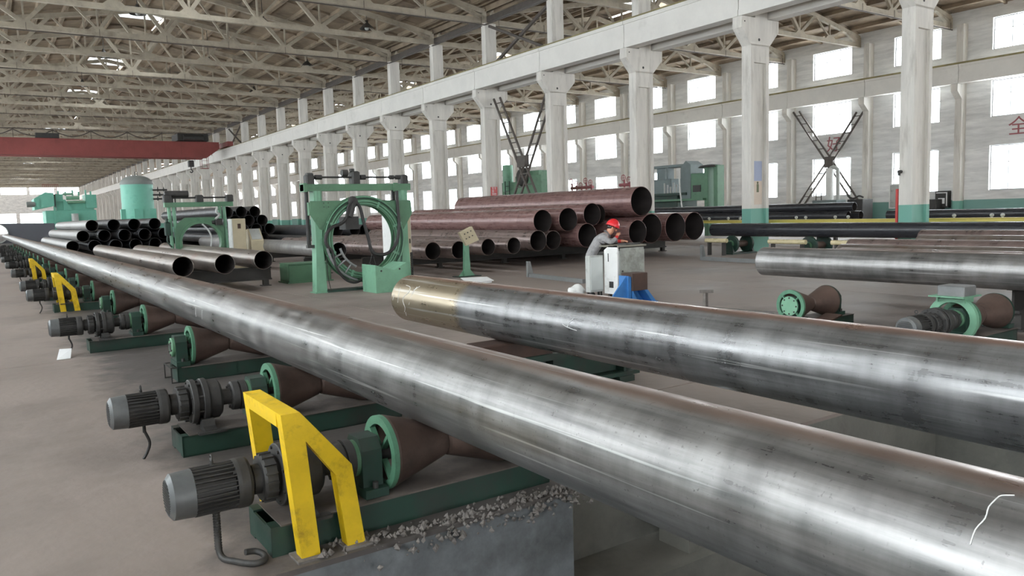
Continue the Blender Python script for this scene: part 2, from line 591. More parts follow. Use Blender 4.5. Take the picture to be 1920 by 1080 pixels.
P_bright = pipe_mat('bright_bare_steel', (0.235, 0.228, 0.222), 0.36, 0.7, 0.35, 0.22, crown=(0.27, 0.17, 0.13), rust=(0.22, 0.18, 0.15), rust_amt=0.12, spots=(0.16, 0.15, 0.15), scratch=0.5)
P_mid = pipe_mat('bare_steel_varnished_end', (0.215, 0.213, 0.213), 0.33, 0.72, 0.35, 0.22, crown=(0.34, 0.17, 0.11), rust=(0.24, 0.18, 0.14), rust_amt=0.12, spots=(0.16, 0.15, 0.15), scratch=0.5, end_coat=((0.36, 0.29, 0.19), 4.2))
P_brown = pipe_mat('weathered_brown_steel', (0.27, 0.235, 0.21), 0.36, 0.7, 0.2, rust=(0.24, 0.13, 0.08), rust_amt=0.35)
P_grey = pipe_mat('dull_grey_steel', (0.30, 0.29, 0.28), 0.45, 0.6, 0.2, rust=(0.2, 0.18, 0.16), rust_amt=0.25)
P_maroon = pipe_mat('maroon_primed_steel', (0.215, 0.122, 0.112), 0.29, 0.15, 0.08, 0.07, rust=(0.18, 0.12, 0.1), rust_amt=0.1)
P_plum = pipe_mat('plum_brown_steel', (0.22, 0.165, 0.15), 0.33, 0.5, 0.15, rust=(0.2, 0.12, 0.1), rust_amt=0.3)
P_dark = pipe_mat('dark_mill_scale_steel', (0.07, 0.07, 0.074), 0.42, 0.6, 0.2, rust=(0.08, 0.07, 0.065), rust_amt=0.3)
P_black = pipe_mat('black_coated_steel', (0.03, 0.031, 0.036), 0.3, 0.0, 0.08, hoop=0.03)
M_shield = mat('dark_grey_shield_paint', srgb(92, 94, 100), 0.6, var=0.12, scale=0.6)
M_ggrey = mat('galvanised_grey_steel', (0.22, 0.225, 0.225), 0.5, metal=0.3, var=0.15)
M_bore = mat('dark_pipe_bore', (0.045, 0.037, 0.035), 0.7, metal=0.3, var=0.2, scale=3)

# window glass: milky and dusty, most light passes straight through
M_glass = bpy.data.materials.new('dusty_window_glass')
M_glass.use_nodes = True
_n, _l = M_glass.node_tree.nodes, M_glass.node_tree.links
_n.remove(_n['Principled BSDF'])
_t = _n.new('ShaderNodeBsdfTransparent')
_t.inputs[0].default_value = (0.93, 0.95, 0.96, 1)
_d = _n.new('ShaderNodeBsdfTranslucent')
_d.inputs[0].default_value = (0.8, 0.82, 0.83, 1)
_m = _n.new('ShaderNodeMixShader')
_m.inputs[0].default_value = 0.15
_l.new(_t.outputs[0], _m.inputs[1])
_l.new(_d.outputs[0], _m.inputs[2])
_l.new(_m.outputs[0], _n['Material Output'].inputs[0])

# ================================================================== THE HALL
PIT_Y = 3.72
# floor: slabs around the pit, joints left as recessed gaps
fl = MB()


def slab(x0, y0, x1, y1, t=-0.03):
    fl.box(x0, y0, t, x1, y1, 0.0)


slab(XL - 1, Y0 - 3, 1.0, 11.4)
slab(1.0, PIT_Y, 2.95, 11.4)
slab(2.95, PIT_Y + 0.42, 4.62, 11.4)
slab(4.62, PIT_Y, 7.4, 5.28)
slab(4.62, 5.30, 7.4, 11.4)
slab(7.4, Y0 - 3, 14.0, 11.4)
slab(1.0, Y0 - 3, 7.4, -6)
slab(14.012, Y0 - 3, XR + 1.5, 11.4)
ys = [11.412, 23.4, 35.4, 47.4, 71.4, 119.4, Y1 + 6]
for i in range(len(ys) - 1):
    slab(XL - 1, ys[i], 5.9, ys[i + 1] - 0.012)
    slab(5.912, ys[i], 14.0, ys[i + 1] - 0.012)
    slab(14.012, ys[i], XR + 1.5, ys[i + 1] - 0.012)
floor = struct('floor', fl, M_floor)
pf = MB()
pf.box(0.6, -6.6, -1.5, 7.9, 5.2, -1.25)
pf.box(XL - 1, Y0 - 3, -0.6, XR + 1.5, Y1 + 6, -0.55) if False else None
struct('pit_floor', pf, M_pit, floor)
pw = MB()
pw.box(1.0, PIT_Y + 0.004, -1.3, 2.95, PIT_Y + 0.3, -0.03)
pw.box(0.8, -6, -1.3, 0.996, PIT_Y, -0.03)
struct('pit_pier', pw, M_pit, floor)
pw = MB()
pw.box(2.95, PIT_Y + 0.425, -1.3, 4.62, PIT_Y + 0.6, -0.03)
pw.box(4.0, PIT_Y + 0.004, -1.3, 7.4, PIT_Y + 0.3, -0.03)
pw.box(2.95, PIT_Y - 0.1, -1.3, 7.4, PIT_Y + 0.43, -0.72)
pw.box(7.39, -6, -1.3, 7.6, PIT_Y + .3, -0.03)
pw.box(0.8, -6.3, -1.3, 7.6, -6, -0.03)
struct('pit_wall', pw, M_pitpale, floor)
# crumbled edge of the pit
rb = MB()
rnd = random.Random(3)
for i in range(620):
    x = 1.3 + 1.75 * rnd.random() ** 0.8
    y = PIT_Y + rnd.gauss(0.03, 0.05) + (0.05 if x < 1.7 else 0)
    r = rnd.uniform(0.006, 0.024)
    z = rnd.uniform(-0.03, 0.02) if y > PIT_Y else rnd.uniform(-0.09, 0.0)
    vs = []
    for sx, sy, sz in ((1, 0, 0), (-1, 0, 0), (0, 1, 0), (0, -1, 0), (0, 0, 1), (0, 0, -1)):
        k = r * rnd.uniform(0.6, 1.3)
        vs.append((x + sx * k + rnd.uniform(-.3, .3) * r, y + sy * k + rnd.uniform(-.3, .3) * r, z + sz * k))
    rb.add(vs, [(0, 2, 4), (2, 1, 4), (1, 3, 4), (3, 0, 4), (2, 0, 5), (1, 2, 5), (3, 1, 5), (0, 3, 5)])
put('concrete_rubble', rb, M_rubble, kind='stuff', label='broken concrete rubble along the crumbled edge of the pit', category='rubble')

# ---------------- outer walls with window openings


def side_wall(name, x0, x1, wins, material):
    w = MB()
    yy0, yy1 = Y0 - 0.4, Y1 + 0.4
    zs = [(-0.3, WIN_ROWS[0][0]), (WIN_ROWS[0][1], WIN_ROWS[1][0]), (WIN_ROWS[1][1], WIN_ROWS[2][0]), (WIN_ROWS[2][1], 13.6)]
    for a, b in zs:
        w.box(x0, yy0, a, x1, yy1, b)
    edges = [yy0] + [v for ab in wins for v in ab] + [yy1]
    for a, b in zip(edges[0::2], edges[1::2]):
        for r in WIN_ROWS:
            w.box(x0, a, r[0], x1, b, r[1])
    return struct(name, w, material)


side_wall('wall_right', XR, XR + 0.4, RIGHT_WIN, M_wall)
side_wall('wall_left', XL - 0.4, XL, LEFT_WIN, M_wall)
# windows: one frame and pane per opening, meshes shared by row


def window_meshes(h, w=3.0):
    f = MB()
    t = 0.05
    for a, b in ((0, t), (w - t, w), (w * .333 - .018, w * .333 + .018), (w * .667 - .018, w * .667 + .018)):
        f.box(0, a, 0, 0.06, b, h)
    for a, b in ((0, t), (h - t, h), (h * .62 - .018, h * .62 + .018)):
        f.box(0.005, t, a, 0.055, w - t, b)
    g = MB()
    g.box(0.026, t, t, 0.032, w - t, h - t)
    fm, gm = f.mesh('window_frame'), g.mesh('window_pane')
    fm.materials.append(M_frame)
    gm.materials.append(M_glass)
    return fm, gm


wm = [window_meshes(b - a) for a, b in WIN_ROWS]
wn = 0
for side, wins, x, lim in (('r', RIGHT_WIN, XR + 0.16, (4, 140)), ('l', LEFT_WIN, XL - 0.22, (-40, 119))):
    for a, b in wins:
        if not lim[0] < a < lim[1]:
            continue
        for k, r in enumerate(WIN_ROWS):
            wn += 1
            o = bpy.data.objects.new('window_%d' % wn, wm[k][0])
            COL.objects.link(o)
            o.location = (x, a, r[0])
            o['kind'] = 'structure'
            g = bpy.data.objects.new('window_pane', wm[k][1])
            COL.objects.link(g)
            g.parent = o
# far end wall: high window strip, big open doorway
w = MB()
yw = Y1
for x0, x1, z0, z1 in ((XL - .4, XL + 1.2, 0, 16), (24.5, XR + .4, 0, 16), (XL + 1.2, 24.5, 5.2, 10.3), (XL + 1.2, 24.5, 12.4, 16), (9.5, 24.5, 0, 2.2), (1.6, 2.4, 0, 5.2), (8.6, 9.5, 0, 5.2), (15, 16, 2.2, 5.2), (5.0, 5.6, 10.3, 12.4), (11.5, 12.2, 10.3, 12.4), (18, 18.7, 10.3, 12.4)):
    w.box(x0, yw, z0, x1, yw + .4, z1)
struct('wall_far', w, M_wall)
w = MB()
for x0, x1, z0, z1 in ((XL - .4, 1, 0, 16), (17, XR + .4, 0, 16), (1, 17, 7, 16)):
    w.box(x0, Y0 - .4, z0, x1, Y0, z1)
struct('wall_rear', w, M_wall)

# ---------------- columns between the two bays


def column_mesh():
    """lower I-section shaft, two corbels, slender upper shaft; front face at y=0, x from the hall"""
    m = MB()
    d = 0.42
    # lower shaft: flanges and recessed web
    m.box(23.55, 0, 0, 23.72, d, 7.55)
    m.box(24.40, 0, 0, 24.57, d, 7.55)
    m.box(23.72, 0.10, 0, 24.40, d - 0.10, 6.9)
    m.box(23.72, 0, 6.9, 24.40, d, 7.55)
    m.box(23.72, 0, 0, 24.40, d, 0.9)
    # head with corbels
    m.prism([(23.05, 8.08), (23.55, 7.5), (24.57, 7.5), (25.12, 8.08), (25.12, 8.48), (23.05, 8.48)], 'xz', 0, d)
    m.box(23.78, 0, 8.48, 24.48, d, 12.1)
    return m.mesh('column')


cm = column_mesh()
cm.materials.append(M_col)
for yc in CY:
    o = bpy.data.objects.new('column', cm)
    COL.objects.link(o)
    o.location = (0, yc - 0.21, 0)
    o['kind'] = 'structure'
# bolt holes in the corbels
h = MB()
for yc in CY:
    if 10 < yc < 100:
        h.cyl((24.0, yc - 0.215, 7.72), (24.0, yc - 0.205, 7.72), 0.055, n=8)
        h.cyl((23.2, yc - 0.215, 8.3), (23.2, yc - 0.205, 8.3), 0.03, n=6)
put('column_holes', h, M_black, kind='structure')


def wall_column_mesh(x0, x1, cx, sgn):
    m = MB()
    m.box(min(x0, x1), 0, 0, max(x0, x1), 0.4, 12.2)
    m.prism([(x0, 7.75), (cx, 8.2), (cx, 8.62), (x0, 8.62)] if sgn > 0 else [(x0, 8.62), (cx, 8.62), (cx, 8.2), (x0, 7.75)], 'xz', 0, 0.4)
    return m.mesh('wall_column')


wc = wall_column_mesh(49.75, XR, 49.2, 1)
wc.materials.append(M_col)
wl = wall_column_mesh(XL + .55, XL, XL + 1.1, -1)
wl.materials.append(M_col)
WCY = [24.0 + 6 * k for k in range(-9, 37)]
for y in WCY:
    for me in (wc, wl):
        o = bpy.data.objects.new('wall_column', me)
        COL.objects.link(o)
        o.location = (0, y, 0)
        o['kind'] = 'structure'


# ---------------- crane runway beams: one 6 m concrete beam per bay
def runway(name, ends, x0, x1, z0, z1):
    bm_ = MB()
    L = 6.0
    xa, xb = (x0 + x1) / 2 - .07, (x0 + x1) / 2 + .07
    bm_.box(x0, 0.015, z0, x1, L - .015, z0 + .22)
    bm_.box(x0 + .03, 0.015, z0 + .22, x1 - .03, L - .015, z1 - .14)
    bm_.box(x0 - .03, 0.015, z1 - .14, x1 + .03, L - .015, z1)
    me = bm_.mesh(name)
    me.materials.append(M_beam)
    r = MB()
    xm = (x0 + x1) / 2
    r.box(xm - .06, 0, z1, xm + .06, L, z1 + .02)
    r.box(xm - .02, 0, z1 + .02, xm + .02, L, z1 + .11)
    r.box(xm - .035, 0, z1 + .11, xm + .035, L, z1 + .15)
    rm = r.mesh('crane_rail')
    rm.materials.append(M_rail)
    for y in ends:
        o = bpy.data.objects.new(name, me)
        COL.objects.link(o)
        o.location = (0, y, 0)
        o['kind'] = 'structure'
        c = bpy.data.objects.new('crane_rail', rm)
        COL.objects.link(c)
        c.parent = o


runway('runway_beam', CY[:-1], 23.08, 23.60, 8.5, 9.6)
runway('runway_beam', [y for y in CY[:-1] if y < 130], 24.58, 25.08, 8.5, 9.6)
runway('runway_beam', WCY[:-1], 49.22, 49.7, 8.64, 9.76)
runway('runway_beam', WCY[:-1], XL + .6, XL + 1.1, 8.5, 9.6)

# ---------------- roof trusses
RIDGE, EAVE = 15.55, 13.05


def roof_z(x, xa, xb):
    xm = (xa + xb) / 2
    return EAVE + (RIDGE - EAVE) * (1 - abs(x - xm) / ((xb - xa) / 2))


def truss_pieces(xa, xb, n):
    """list of (name, MB): chords, posts and diagonals of one truss in the plane y=0"""
    xm, out = (xa + xb) / 2, []
    zt = lambda x: roof_z(x, xa, xb) - 0.36
    b = MB()
    b.box(xa + .1, -.11, 12.1, xb - .1, .11, 12.36)
    xs = [xa + .35 + (xb - xa - .7) * i / n for i in range(n + 1)]
    bot = xs[1:n:2] if False else [xs[i] for i in range(0, n + 1, 2)]
    for x in bot[1:-1]:
        b.prism([(x - .5, 12.36), (x + .5, 12.36), (x + .25, 12.56), (x - .25, 12.56)], 'xz', -.1, .1)
    out.append(('bottom_chord', b))
    t = MB()
    pts = [(xa + .2, zt(xa + .2))] + [(x, zt(x)) for x in xs[1:-1]] + [(xb - .2, zt(xb - .2))]
    for p, q in zip(pts, pts[1:]):
        t.bar((p[0], 0, p[1]), (q[0], 0, q[1]), .22, .26)
    t.box(xa + .1, -.11, 12.36, xa + .36, .11, zt(xa + .3))
    t.box(xb - .36, -.11, 12.36, xb - .1, .11, zt(xb - .3))
    out.append(('top_chord', t))
    for i in range(n):
        x0, x1 = xs[i], xs[i + 1]
        if i % 2 == 0:
            p, q = (x0, 0, 12.4), (x1, 0, zt(x1))
        else:
            p, q = (x0, 0, zt(x0)), (x1, 0, 12.4)
        thick = (i % 4 in (0, 3))
        d = MB()
        d.bar(p, q, .17 if thick else .10, .2 if thick else .11)
        out.append(('diagonal_strut', d))
    for i in range(2, n, 2):
        d = MB()
        d.bar((xs[i], 0, 12.4), (xs[i], 0, zt(xs[i])), .09, .09)
        out.append(('truss_post', d))
    return out


def make_trusses(xa, xb, n, near, ys):
    pieces = truss_pieces(xa, xb, n)
    meshes = []
    allm = MB()
    for nm, b in pieces:
        me = b.mesh(nm)
        me.materials.append(M_truss)
        meshes.append((nm, me))
        if nm != 'bottom_chord':
            allm.v, allm.f = allm.v, allm.f
            o0 = len(allm.v)
            allm.v += b.v
            allm.f += [[i + o0 for i in q] for q in b.f]
            allm.s += b.s
            allm.m += b.m
    web = allm.mesh('truss_web')
    web.materials.append(M_truss)
    con = MB()
    con.bar((xa + .3, -.2, 11.98), (xb - .3, -.2, 11.98), .05, .05)
    for i in range(9):
        x = xa + .5 + (xb - xa - 1) * i / 8
        con.bar((x, -.2, 11.98), (x, -.2, 12.4), .02, .02)
    cme = con.mesh('cable_conduit')
    cme.materials.append(M_steel_dk)
    for k, y in enumerate(ys):
        root = bpy.data.objects.new('roof_truss', meshes[0][1])
        COL.objects.link(root)
        root.location = (0, y, 0)
        root['kind'] = 'structure'
        if near[0] < y < near[1]:
            for nm, me in meshes[1:]:
                c = bpy.data.objects.new(nm, me)
                COL.objects.link(c)
                c.parent = root
        else:
            c = bpy.data.objects.new('truss_web', web)
            COL.objects.link(c)
            c.parent = root
        if int(round((y - 12.96) / 6)) % 2 == 0:
            c = bpy.data.objects.new('cable_conduit', cme)
            COL.objects.link(c)
            c.parent = root


make_trusses(XL + .1, 24.05, 16, (20, 92), CY)
make_trusses(24.2, XR - .05, 16, (14, 50), [y for y in CY if y < 150])
# eaves tie beams between the column heads
t = MB()
for k in range(len(CY) - 1):
    y = CY[k]
    t.box(23.86, y + .25, 12.12, 24.1, y + 5.75, 12.42)
    t.bar((23.8, y + .1, 12.0), (23.8, y + 5.9, 12.0), .06, .06)
struct('eaves_beam', t, M_steel_dk)

# ---------------- roof slabs: ribbed 1.5 x 6 m panels under a thin deck
ceiling = bpy.data.objects.new('ceiling', None)
deck = MB()
SKYK = set(SKYLIGHTS)


def deck_bay(xa, xb, y0, y1, hole):
    xm = (xa + xb) / 2
    hw = 1.62
    for s, (x0, x1) in enumerate(((xa - .5, xm - hw), (xm + hw, xb + .5))):
        z0, z1 = roof_z(x0, xa, xb) + .06, roof_z(x1, xa, xb) + .06
        deck.add([(x0, y0, z0), (x1, y0, z1), (x1, y1, z1), (x0, y1, z0), (x0, y0, z0 + .12), (x1, y0, z1 + .12), (x1, y1, z1 + .12), (x0, y1, z0 + .12)],
                 [(0, 1, 2, 3), (7, 6, 5, 4), (0, 4, 5, 1), (2, 6, 7, 3), (0, 3, 7, 4), (1, 5, 6, 2)])
    zr = roof_z(xm - hw, xa, xb) + .06
    segs = [(y0, y1)] if hole is None else [(y0, hole), (hole + 3, y1)]
    for a, b in segs:
        if b - a > .05:
            deck.box(xm - hw, a, RIDGE - .02, xm + hw, b, RIDGE + .12)


for xa, xb in ((XL + .1, 24.05), (24.2, XR - .05)):
    for y in CY[:-1]:
        hole = next((s for s in SKYLIGHTS if y - .5 < s < y + 4), None)
        deck_bay(xa, xb, y, y + 6, hole)
deck.box(XL - 1, Y0 - 2, EAVE + 2.6, XR + 1, CY[0], EAVE + 2.7)
ceiling = struct('ceiling', deck, M_roof)
pan = MB()
pan.box(-.74, 0.02, -.03, .74, 5.98, 0)
pan.box(-.74, 0.02, -.26, -.64, 5.98, -.03)
pan.box(.64, 0.02, -.26, .74, 5.98, -.03)
pan.box(-.64, 2.9, -.15, .64, 3.05, -.03)
pme = pan.mesh('roof_panel')
pme.materials.append(M_roof)
far = MB()
nparts = 0
for bay, (xa, xb, lo, hi) in enumerate(((XL + .1, 24.05, 23, 77), (24.2, XR - .05, 17, 47))):
    xm = (xa + xb) / 2
    half = (xb - xa) / 2
    sl = math.atan2(RIDGE - EAVE, half)
    for y in CY[:-1]:
        hole = next((s for s in SKYLIGHTS if y - .5 < s < y + 4), None)
        if bay == 1 and y > 140:
            continue
        for s in (-1, 1):
            k = 0
            while True:
                dist = (.8 + 1.5 * k) / math.cos(sl) if False else .78 + 1.5 * k
                xc = xm + s * dist * math.cos(sl)
                if abs(xc - xm) > half - .2:
                    break
                k += 1
                if hole is not None and k == 1:
                    continue
                zc = roof_z(xc, xa, xb) + .03
                ang = -s * sl * -1
                if lo < y < hi and nparts < 300:
                    o = bpy.data.objects.new('roof_panel', pme)
                    COL.objects.link(o)
                    o.parent = ceiling
                    o.location = (xc, y, zc)
                    o.rotation_euler = (0, s * sl, 0)
                    nparts += 1
                else:
                    c_, s_ = math.cos(s * sl), math.sin(s * sl)
                    vs = [(xc + c_ * vx + s_ * vz, y + vy, zc - s_ * vx + c_ * vz) for vx, vy, vz in pan.v]
                    far.add(vs, pan.f)
struct('roof_panel_field', far, M_roof, ceiling, kind='stuff')
# skylights: curb, glazing bars, glass
for y in SKYLIGHTS:
    for xm in (((XL + .1 + 24.05) / 2), 37.2):
        if xm > 30 and y > 100:
            continue
        f = MB()
        z0, z1 = RIDGE - .1, RIDGE + .75
        for a in (xm - 1.62, xm + 1.56):
            f.box(a, y, z0, a + .06, y + 3, z0 + .3)
            f.box(a, y, z1 - .06, a + .06, y + 3, z1)
            for b in (y, y + 1.47, y + 2.94):
                f.box(a, b, z0 + .3, a + .06, b + .06, z1 - .06)
        for b in (y, y + 2.94):
            f.box(xm - 1.56, b, z0, xm + 1.56, b + .06, z0 + .3)
            f.box(xm - 1.56, b, z1 - .06, xm + 1.56, b + .06, z1)
        f.box(xm - .03, y + .06, z1 - .06, xm + .03, y + 2.94, z1)
        f.box(xm - 1.56, y + 1.47, z1 - .06, xm + 1.56, y + 1.53, z1)
        fr = struct('skylight_window', f, M_frame)
        g = MB()
        g.box(xm - 1.55, y + .07, z1 - .04, xm + 1.55, y + 2.93, z1 - .03)
        for a in (xm - 1.6, xm + 1.58):
            g.box(a, y + .07, z0 + .3, a + .01, y + 2.93, z1 - .07)
        struct('skylight_pane', g, M_glass, fr)

# ================================================================== PIPES
def pipe(name, x, z, r, y0, y1, material, label, group=None, cat='pipe', n=40, wall=.012, marks=None):
    b = MB()
    L = y1 - y0
    b.lathe([(y0, r - wall), (y0 + .004, r - .002), (y0 + .012, r), (y1 - .012, r), (y1 - .004, r - .002), (y1, r - wall)], (x, 0, z), 'y', n)
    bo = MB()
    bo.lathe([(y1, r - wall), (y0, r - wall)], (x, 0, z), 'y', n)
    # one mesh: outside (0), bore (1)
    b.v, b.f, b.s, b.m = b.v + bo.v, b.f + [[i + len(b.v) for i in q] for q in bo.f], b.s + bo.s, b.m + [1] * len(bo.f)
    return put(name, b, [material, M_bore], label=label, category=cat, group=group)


R26 = .26
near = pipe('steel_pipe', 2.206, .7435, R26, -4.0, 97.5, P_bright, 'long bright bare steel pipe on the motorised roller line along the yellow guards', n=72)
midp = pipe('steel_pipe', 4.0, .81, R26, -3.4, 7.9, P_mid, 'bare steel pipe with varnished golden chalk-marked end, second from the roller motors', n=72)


def arc_pt(x, z, r, a, y):
    """point on a pipe: a measured from the +x side, counter-clockwise seen from the near end"""
    return (x + r * math.cos(a), y, z + r * math.sin(a))


def chalk(parent, x, z, r, strokes, w=.004):
    b = MB()
    for st in strokes:
        b.tube([arc_pt(x, z, r + .0012, math.radians(a), y) for y, a in st], w, n=5, sub=3)
    o = put('chalk_mark', b, M_chalk, parent, label='white chalk mark')
    return o


# chalk scrawl near the varnished end (1 5 1 / F strokes), long stroke on the near pipe
chalk(midp, 4.0, .81, R26, [
    [(7.74, 146), (7.72, 164), (7.73, 184)],
    [(7.64, 138), (7.52, 142), (7.50, 156), (7.58, 166), (7.60, 178), (7.57, 194), (7.63, 206)],
    [(7.60, 206), (7.64, 218)],
    [(7.38, 138), (7.41, 158), (7.46, 184)],
    [(7.33, 136), (7.41, 148)],
    [(7.83, 165), (7.85, 180)]], .003)
chalk(midp, 4.0, .81, R26, [[(4.68, 158), (4.72, 166), (4.74, 174)], [(4.80, 170), (4.74, 174), (4.62, 177)]], .0022)
chalk(near, 2.206, .7435, R26, [[(.90, 114), (.905, 122), (.90, 130), (.91, 138), (.91, 147)], [(.87, 108), (.895, 111), (.90, 114)]], .0018)
chalk(near, 2.206, .7435, R26, [[(9.2, 172), (9.22, 186), (9.25, 196)], [(8.9, 172), (8.92, 184), (8.97, 196)]], .003)

# ---- three brown pipes on the rack beyond the roller line, and the next ones by the green gantry
G = 'brown pipes on the low rack'
pipe('steel_pipe', 3.74, .735, .235, 18.68, 33.3, P_brown, 'brown pipe on the low rack nearest to the roller line', G)
pipe('steel_pipe', 4.67, .735, .235, 18.71, 30.4, P_brown, 'middle of the three open brown pipes on the low rack', G)
pipe('steel_pipe', 5.80, .735, .235, 19.5, 31.9, P_brown, 'third brown pipe on the low rack, ending before the green block', G)
pipe('steel_pipe', 8.6, .785, .235, 21.5, 38.0, P_grey, 'grey pipe lying behind the large green gantry, end showing inside its ring')
GD = 'small pipes in front of the maroon stack'
pipe('steel_pipe', 10.3, .735, .25, 18.94, 31.4, P_plum, 'small pipe whose open end lies just right of the large gantry', GD)
pipe('steel_pipe', 11.0, .735, .25, 18.7, 31.4, P_plum, 'small pipe whose open end is half behind the green control post', GD)
pipe('steel_pipe', 12.35, .735, .25, 19.3, 31.4, P_plum, 'small pipe with open end right of the green control post', GD)
pipe('steel_pipe', 13.2, .735, .25, 19.2, 31.4, P_plum, 'small pipe with open end next to the larger dark-mouthed pipe', GD)
GM = 'maroon and plum pipes in the central stack'
pipe('steel_pipe', 14.48, .82, .33, 19.7, 32.0, P_plum, 'plum grey pipe at the bottom of the stack, under the second maroon layer', GM)
pipe('steel_pipe', 15.3, .80, .31, 20.0, 32.0, P_plum, 'shaded bottom pipe between plum grey pipe and large maroon mouth', GM)
pipe('steel_pipe', 16.54, .9, .40, 19.77, 33.0, P_maroon, 'bottom maroon pipe with clear round mouth left of the worker', GM)
pipe('steel_pipe', 17.35, .80, .30, 21.2, 33.0, P_maroon, 'recessed bottom maroon pipe hidden behind the worker', GM)
pipe('steel_pipe', 18.55, .93, .42, 19.5, 33.0, P_maroon, 'maroon pipe mouth directly behind the red helmet', GM)
pipe('steel_pipe', 19.55, 1.02, .52, 19.86, 32.5, P_maroon, 'largest bottom maroon pipe mouth right of the console', GM)
pipe('steel_pipe', 20.85, 1.02, .52, 19.95, 32.5, P_maroon, 'bottom maroon pipe, second from the right end of the stack', GM)
pipe('steel_pipe', 22.0, 1.02, .52, 20.1, 32.5, P_maroon, 'rightmost bottom maroon pipe of the stack', GM)
pipe('steel_pipe', 15.0, 1.42, .375, 20.14, 33.2, P_maroon, 'second-layer maroon pipe resting over the plum grey pipe, leftmost mouth', GM)
pipe('steel_pipe', 15.95, 1.44, .39, 20.02, 33.0, P_maroon, 'second-layer maroon pipe, second mouth from the left', GM)
pipe('steel_pipe', 17.2, 1.58, .385, 20.28, 33.0, P_maroon, 'second-layer maroon pipe above the clear bottom mouth', GM)
pipe('steel_pipe', 17.98, 1.57, .36, 20.9, 33.0, P_maroon, 'second-layer maroon pipe with recessed dark mouth', GM)
pipe('steel_pipe', 19.15, 1.98, .515, 19.91, 32.0, P_maroon, 'topmost large maroon pipe crowning the central stack', GM)

# ---- dark stacks down the hall
GL = 'dark pipes in the stack by the roller line'
ordl = ['first', 'second', 'third', 'fourth', 'fifth', 'sixth']
for i, (x, y) in enumerate(((3.33, 38.9), (4.13, 38.4), (4.9, 37.9), (5.7, 37.9), (6.5, 37.9), (7.3, 38.0))):
    pipe('steel_pipe', x, .80, .26, y, y + 16.6, P_grey if i == 0 else P_dark, '%s pipe from the roller line in the bottom row of the left stack' % ordl[i], GL, n=28)
for i, (x, y) in enumerate(((3.74, 38.7), (4.52, 38.2), (5.27, 37.8), (6.08, 37.8), (6.95, 38.2))):
    pipe('steel_pipe', x, 1.24, .26, y, y + 16.4, P_grey if i == 0 else P_dark, '%s pipe from the roller line in the middle row of the left stack' % ordl[i], GL, n=28)
for i, (x, y) in enumerate(((4.15, 39.0), (4.97, 38.6), (5.80, 38.6), (6.6, 38.3))):
    pipe('steel_pipe', x, 1.69, .26, y, y + 16.5, P_grey if i == 0 else P_dark, '%s pipe from the roller line in the top row of the left stack' % ordl[i], GL, n=28)
GS = 'dark pipes in the stack beyond the small gantry'
for z, row, lst in ((.87, 'bottom', (9.96, 10.62, 11.28)), (1.29, 'third', (10.3, 10.95, 11.62)), (1.71, 'second', (9.96, 10.62, 11.28)), (2.13, 'top', (9.62, 10.29, 10.95))):
    for i, x in enumerate(lst):
        pipe('steel_pipe', x, z, .26, 37.5 + .1 * i, 52, P_dark, '%s dark pipe from the right in the %s row behind the small gantry' % (ordl[len(lst) - 1 - i], row), GS, n=28)
GB = 'dark pipes behind the large gantry'
for i, (x, y, lab) in enumerate(((12.6, 31.6, 'dark pipe whose mouth shows left inside the gantry ring'), (13.3, 34.2, 'dark pipe whose mouth shows right of the first inside the ring'), (14.0, 33.0, 'third dark pipe topping the low pile behind the gantry'), (14.7, 33.5, 'dark pipe at the back of the low pile behind the gantry'))):
    pipe('steel_pipe', x, 1.125, .25, y, y + 19, P_dark, lab, GB, n=28)
for i in range(5):
    pipe('steel_pipe', 12.25 + .7 * i, .72, .25, 33 + .3 * i, 53, P_dark, '%s dark pipe of the bottom row behind the large gantry, mouths in shade' % ordl[i], GB, n=28)

# ---- right-hand bench
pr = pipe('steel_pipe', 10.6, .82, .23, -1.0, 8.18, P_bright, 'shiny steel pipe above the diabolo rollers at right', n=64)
GR = 'dull pipes lying beyond the shiny right-hand pipe'
for i, (x, z, y0, y1) in enumerate(((11.4, .80, -1, 7.3), (12.4, .80, -1, 7.95), (13.5, .84, -1, 8.45), (14.9, .86, -1, 7.9), (16.3, .9, -1, 8.6))):
    pipe('steel_pipe', x, z, .22, y0, y1, P_brown if i % 2 else P_plum, ('dull pipe right behind the shiny right-hand pipe', 'second dull pipe behind the shiny right-hand pipe', 'third dull pipe behind the shiny right-hand pipe', 'fourth dull pipe behind the shiny right-hand pipe', 'farthest dull pipe of the right-hand row')[i], GR, n=40)
pipe('steel_pipe', 22.65, .857, .235, 3.0, 19.75, P_black, 'long black coated pipe on disc rollers before the green-based columns', n=48)
pipe('steel_pipe', 30.0, 1.17, .185, 18.9, 33.6, P_black, 'lower black pipe of the pair behind the columns, left of the red post', n=32)
pipe('steel_pipe', 30.1, 1.54, .185, 18.7, 33.6, P_black, 'upper black pipe of the pair behind the columns, left of the red post', n=32)
pipe('steel_pipe', 30.0, 1.17, .185, 2, 17.2, P_black, 'black pipe behind the columns near the far right edge', n=32)
pipe('steel_pipe', 30.9, 1.17, .185, 18.9, 40, P_black, 'black pipe low behind the columns with greyish end', n=32)
pipe('steel_pipe', 31.4, 1.17, .185, 27, 40, P_dark, 'short dark pipe by the blue-green machine', n=32)

# ---- skids under the piles: dark beams across the hall, two runners each


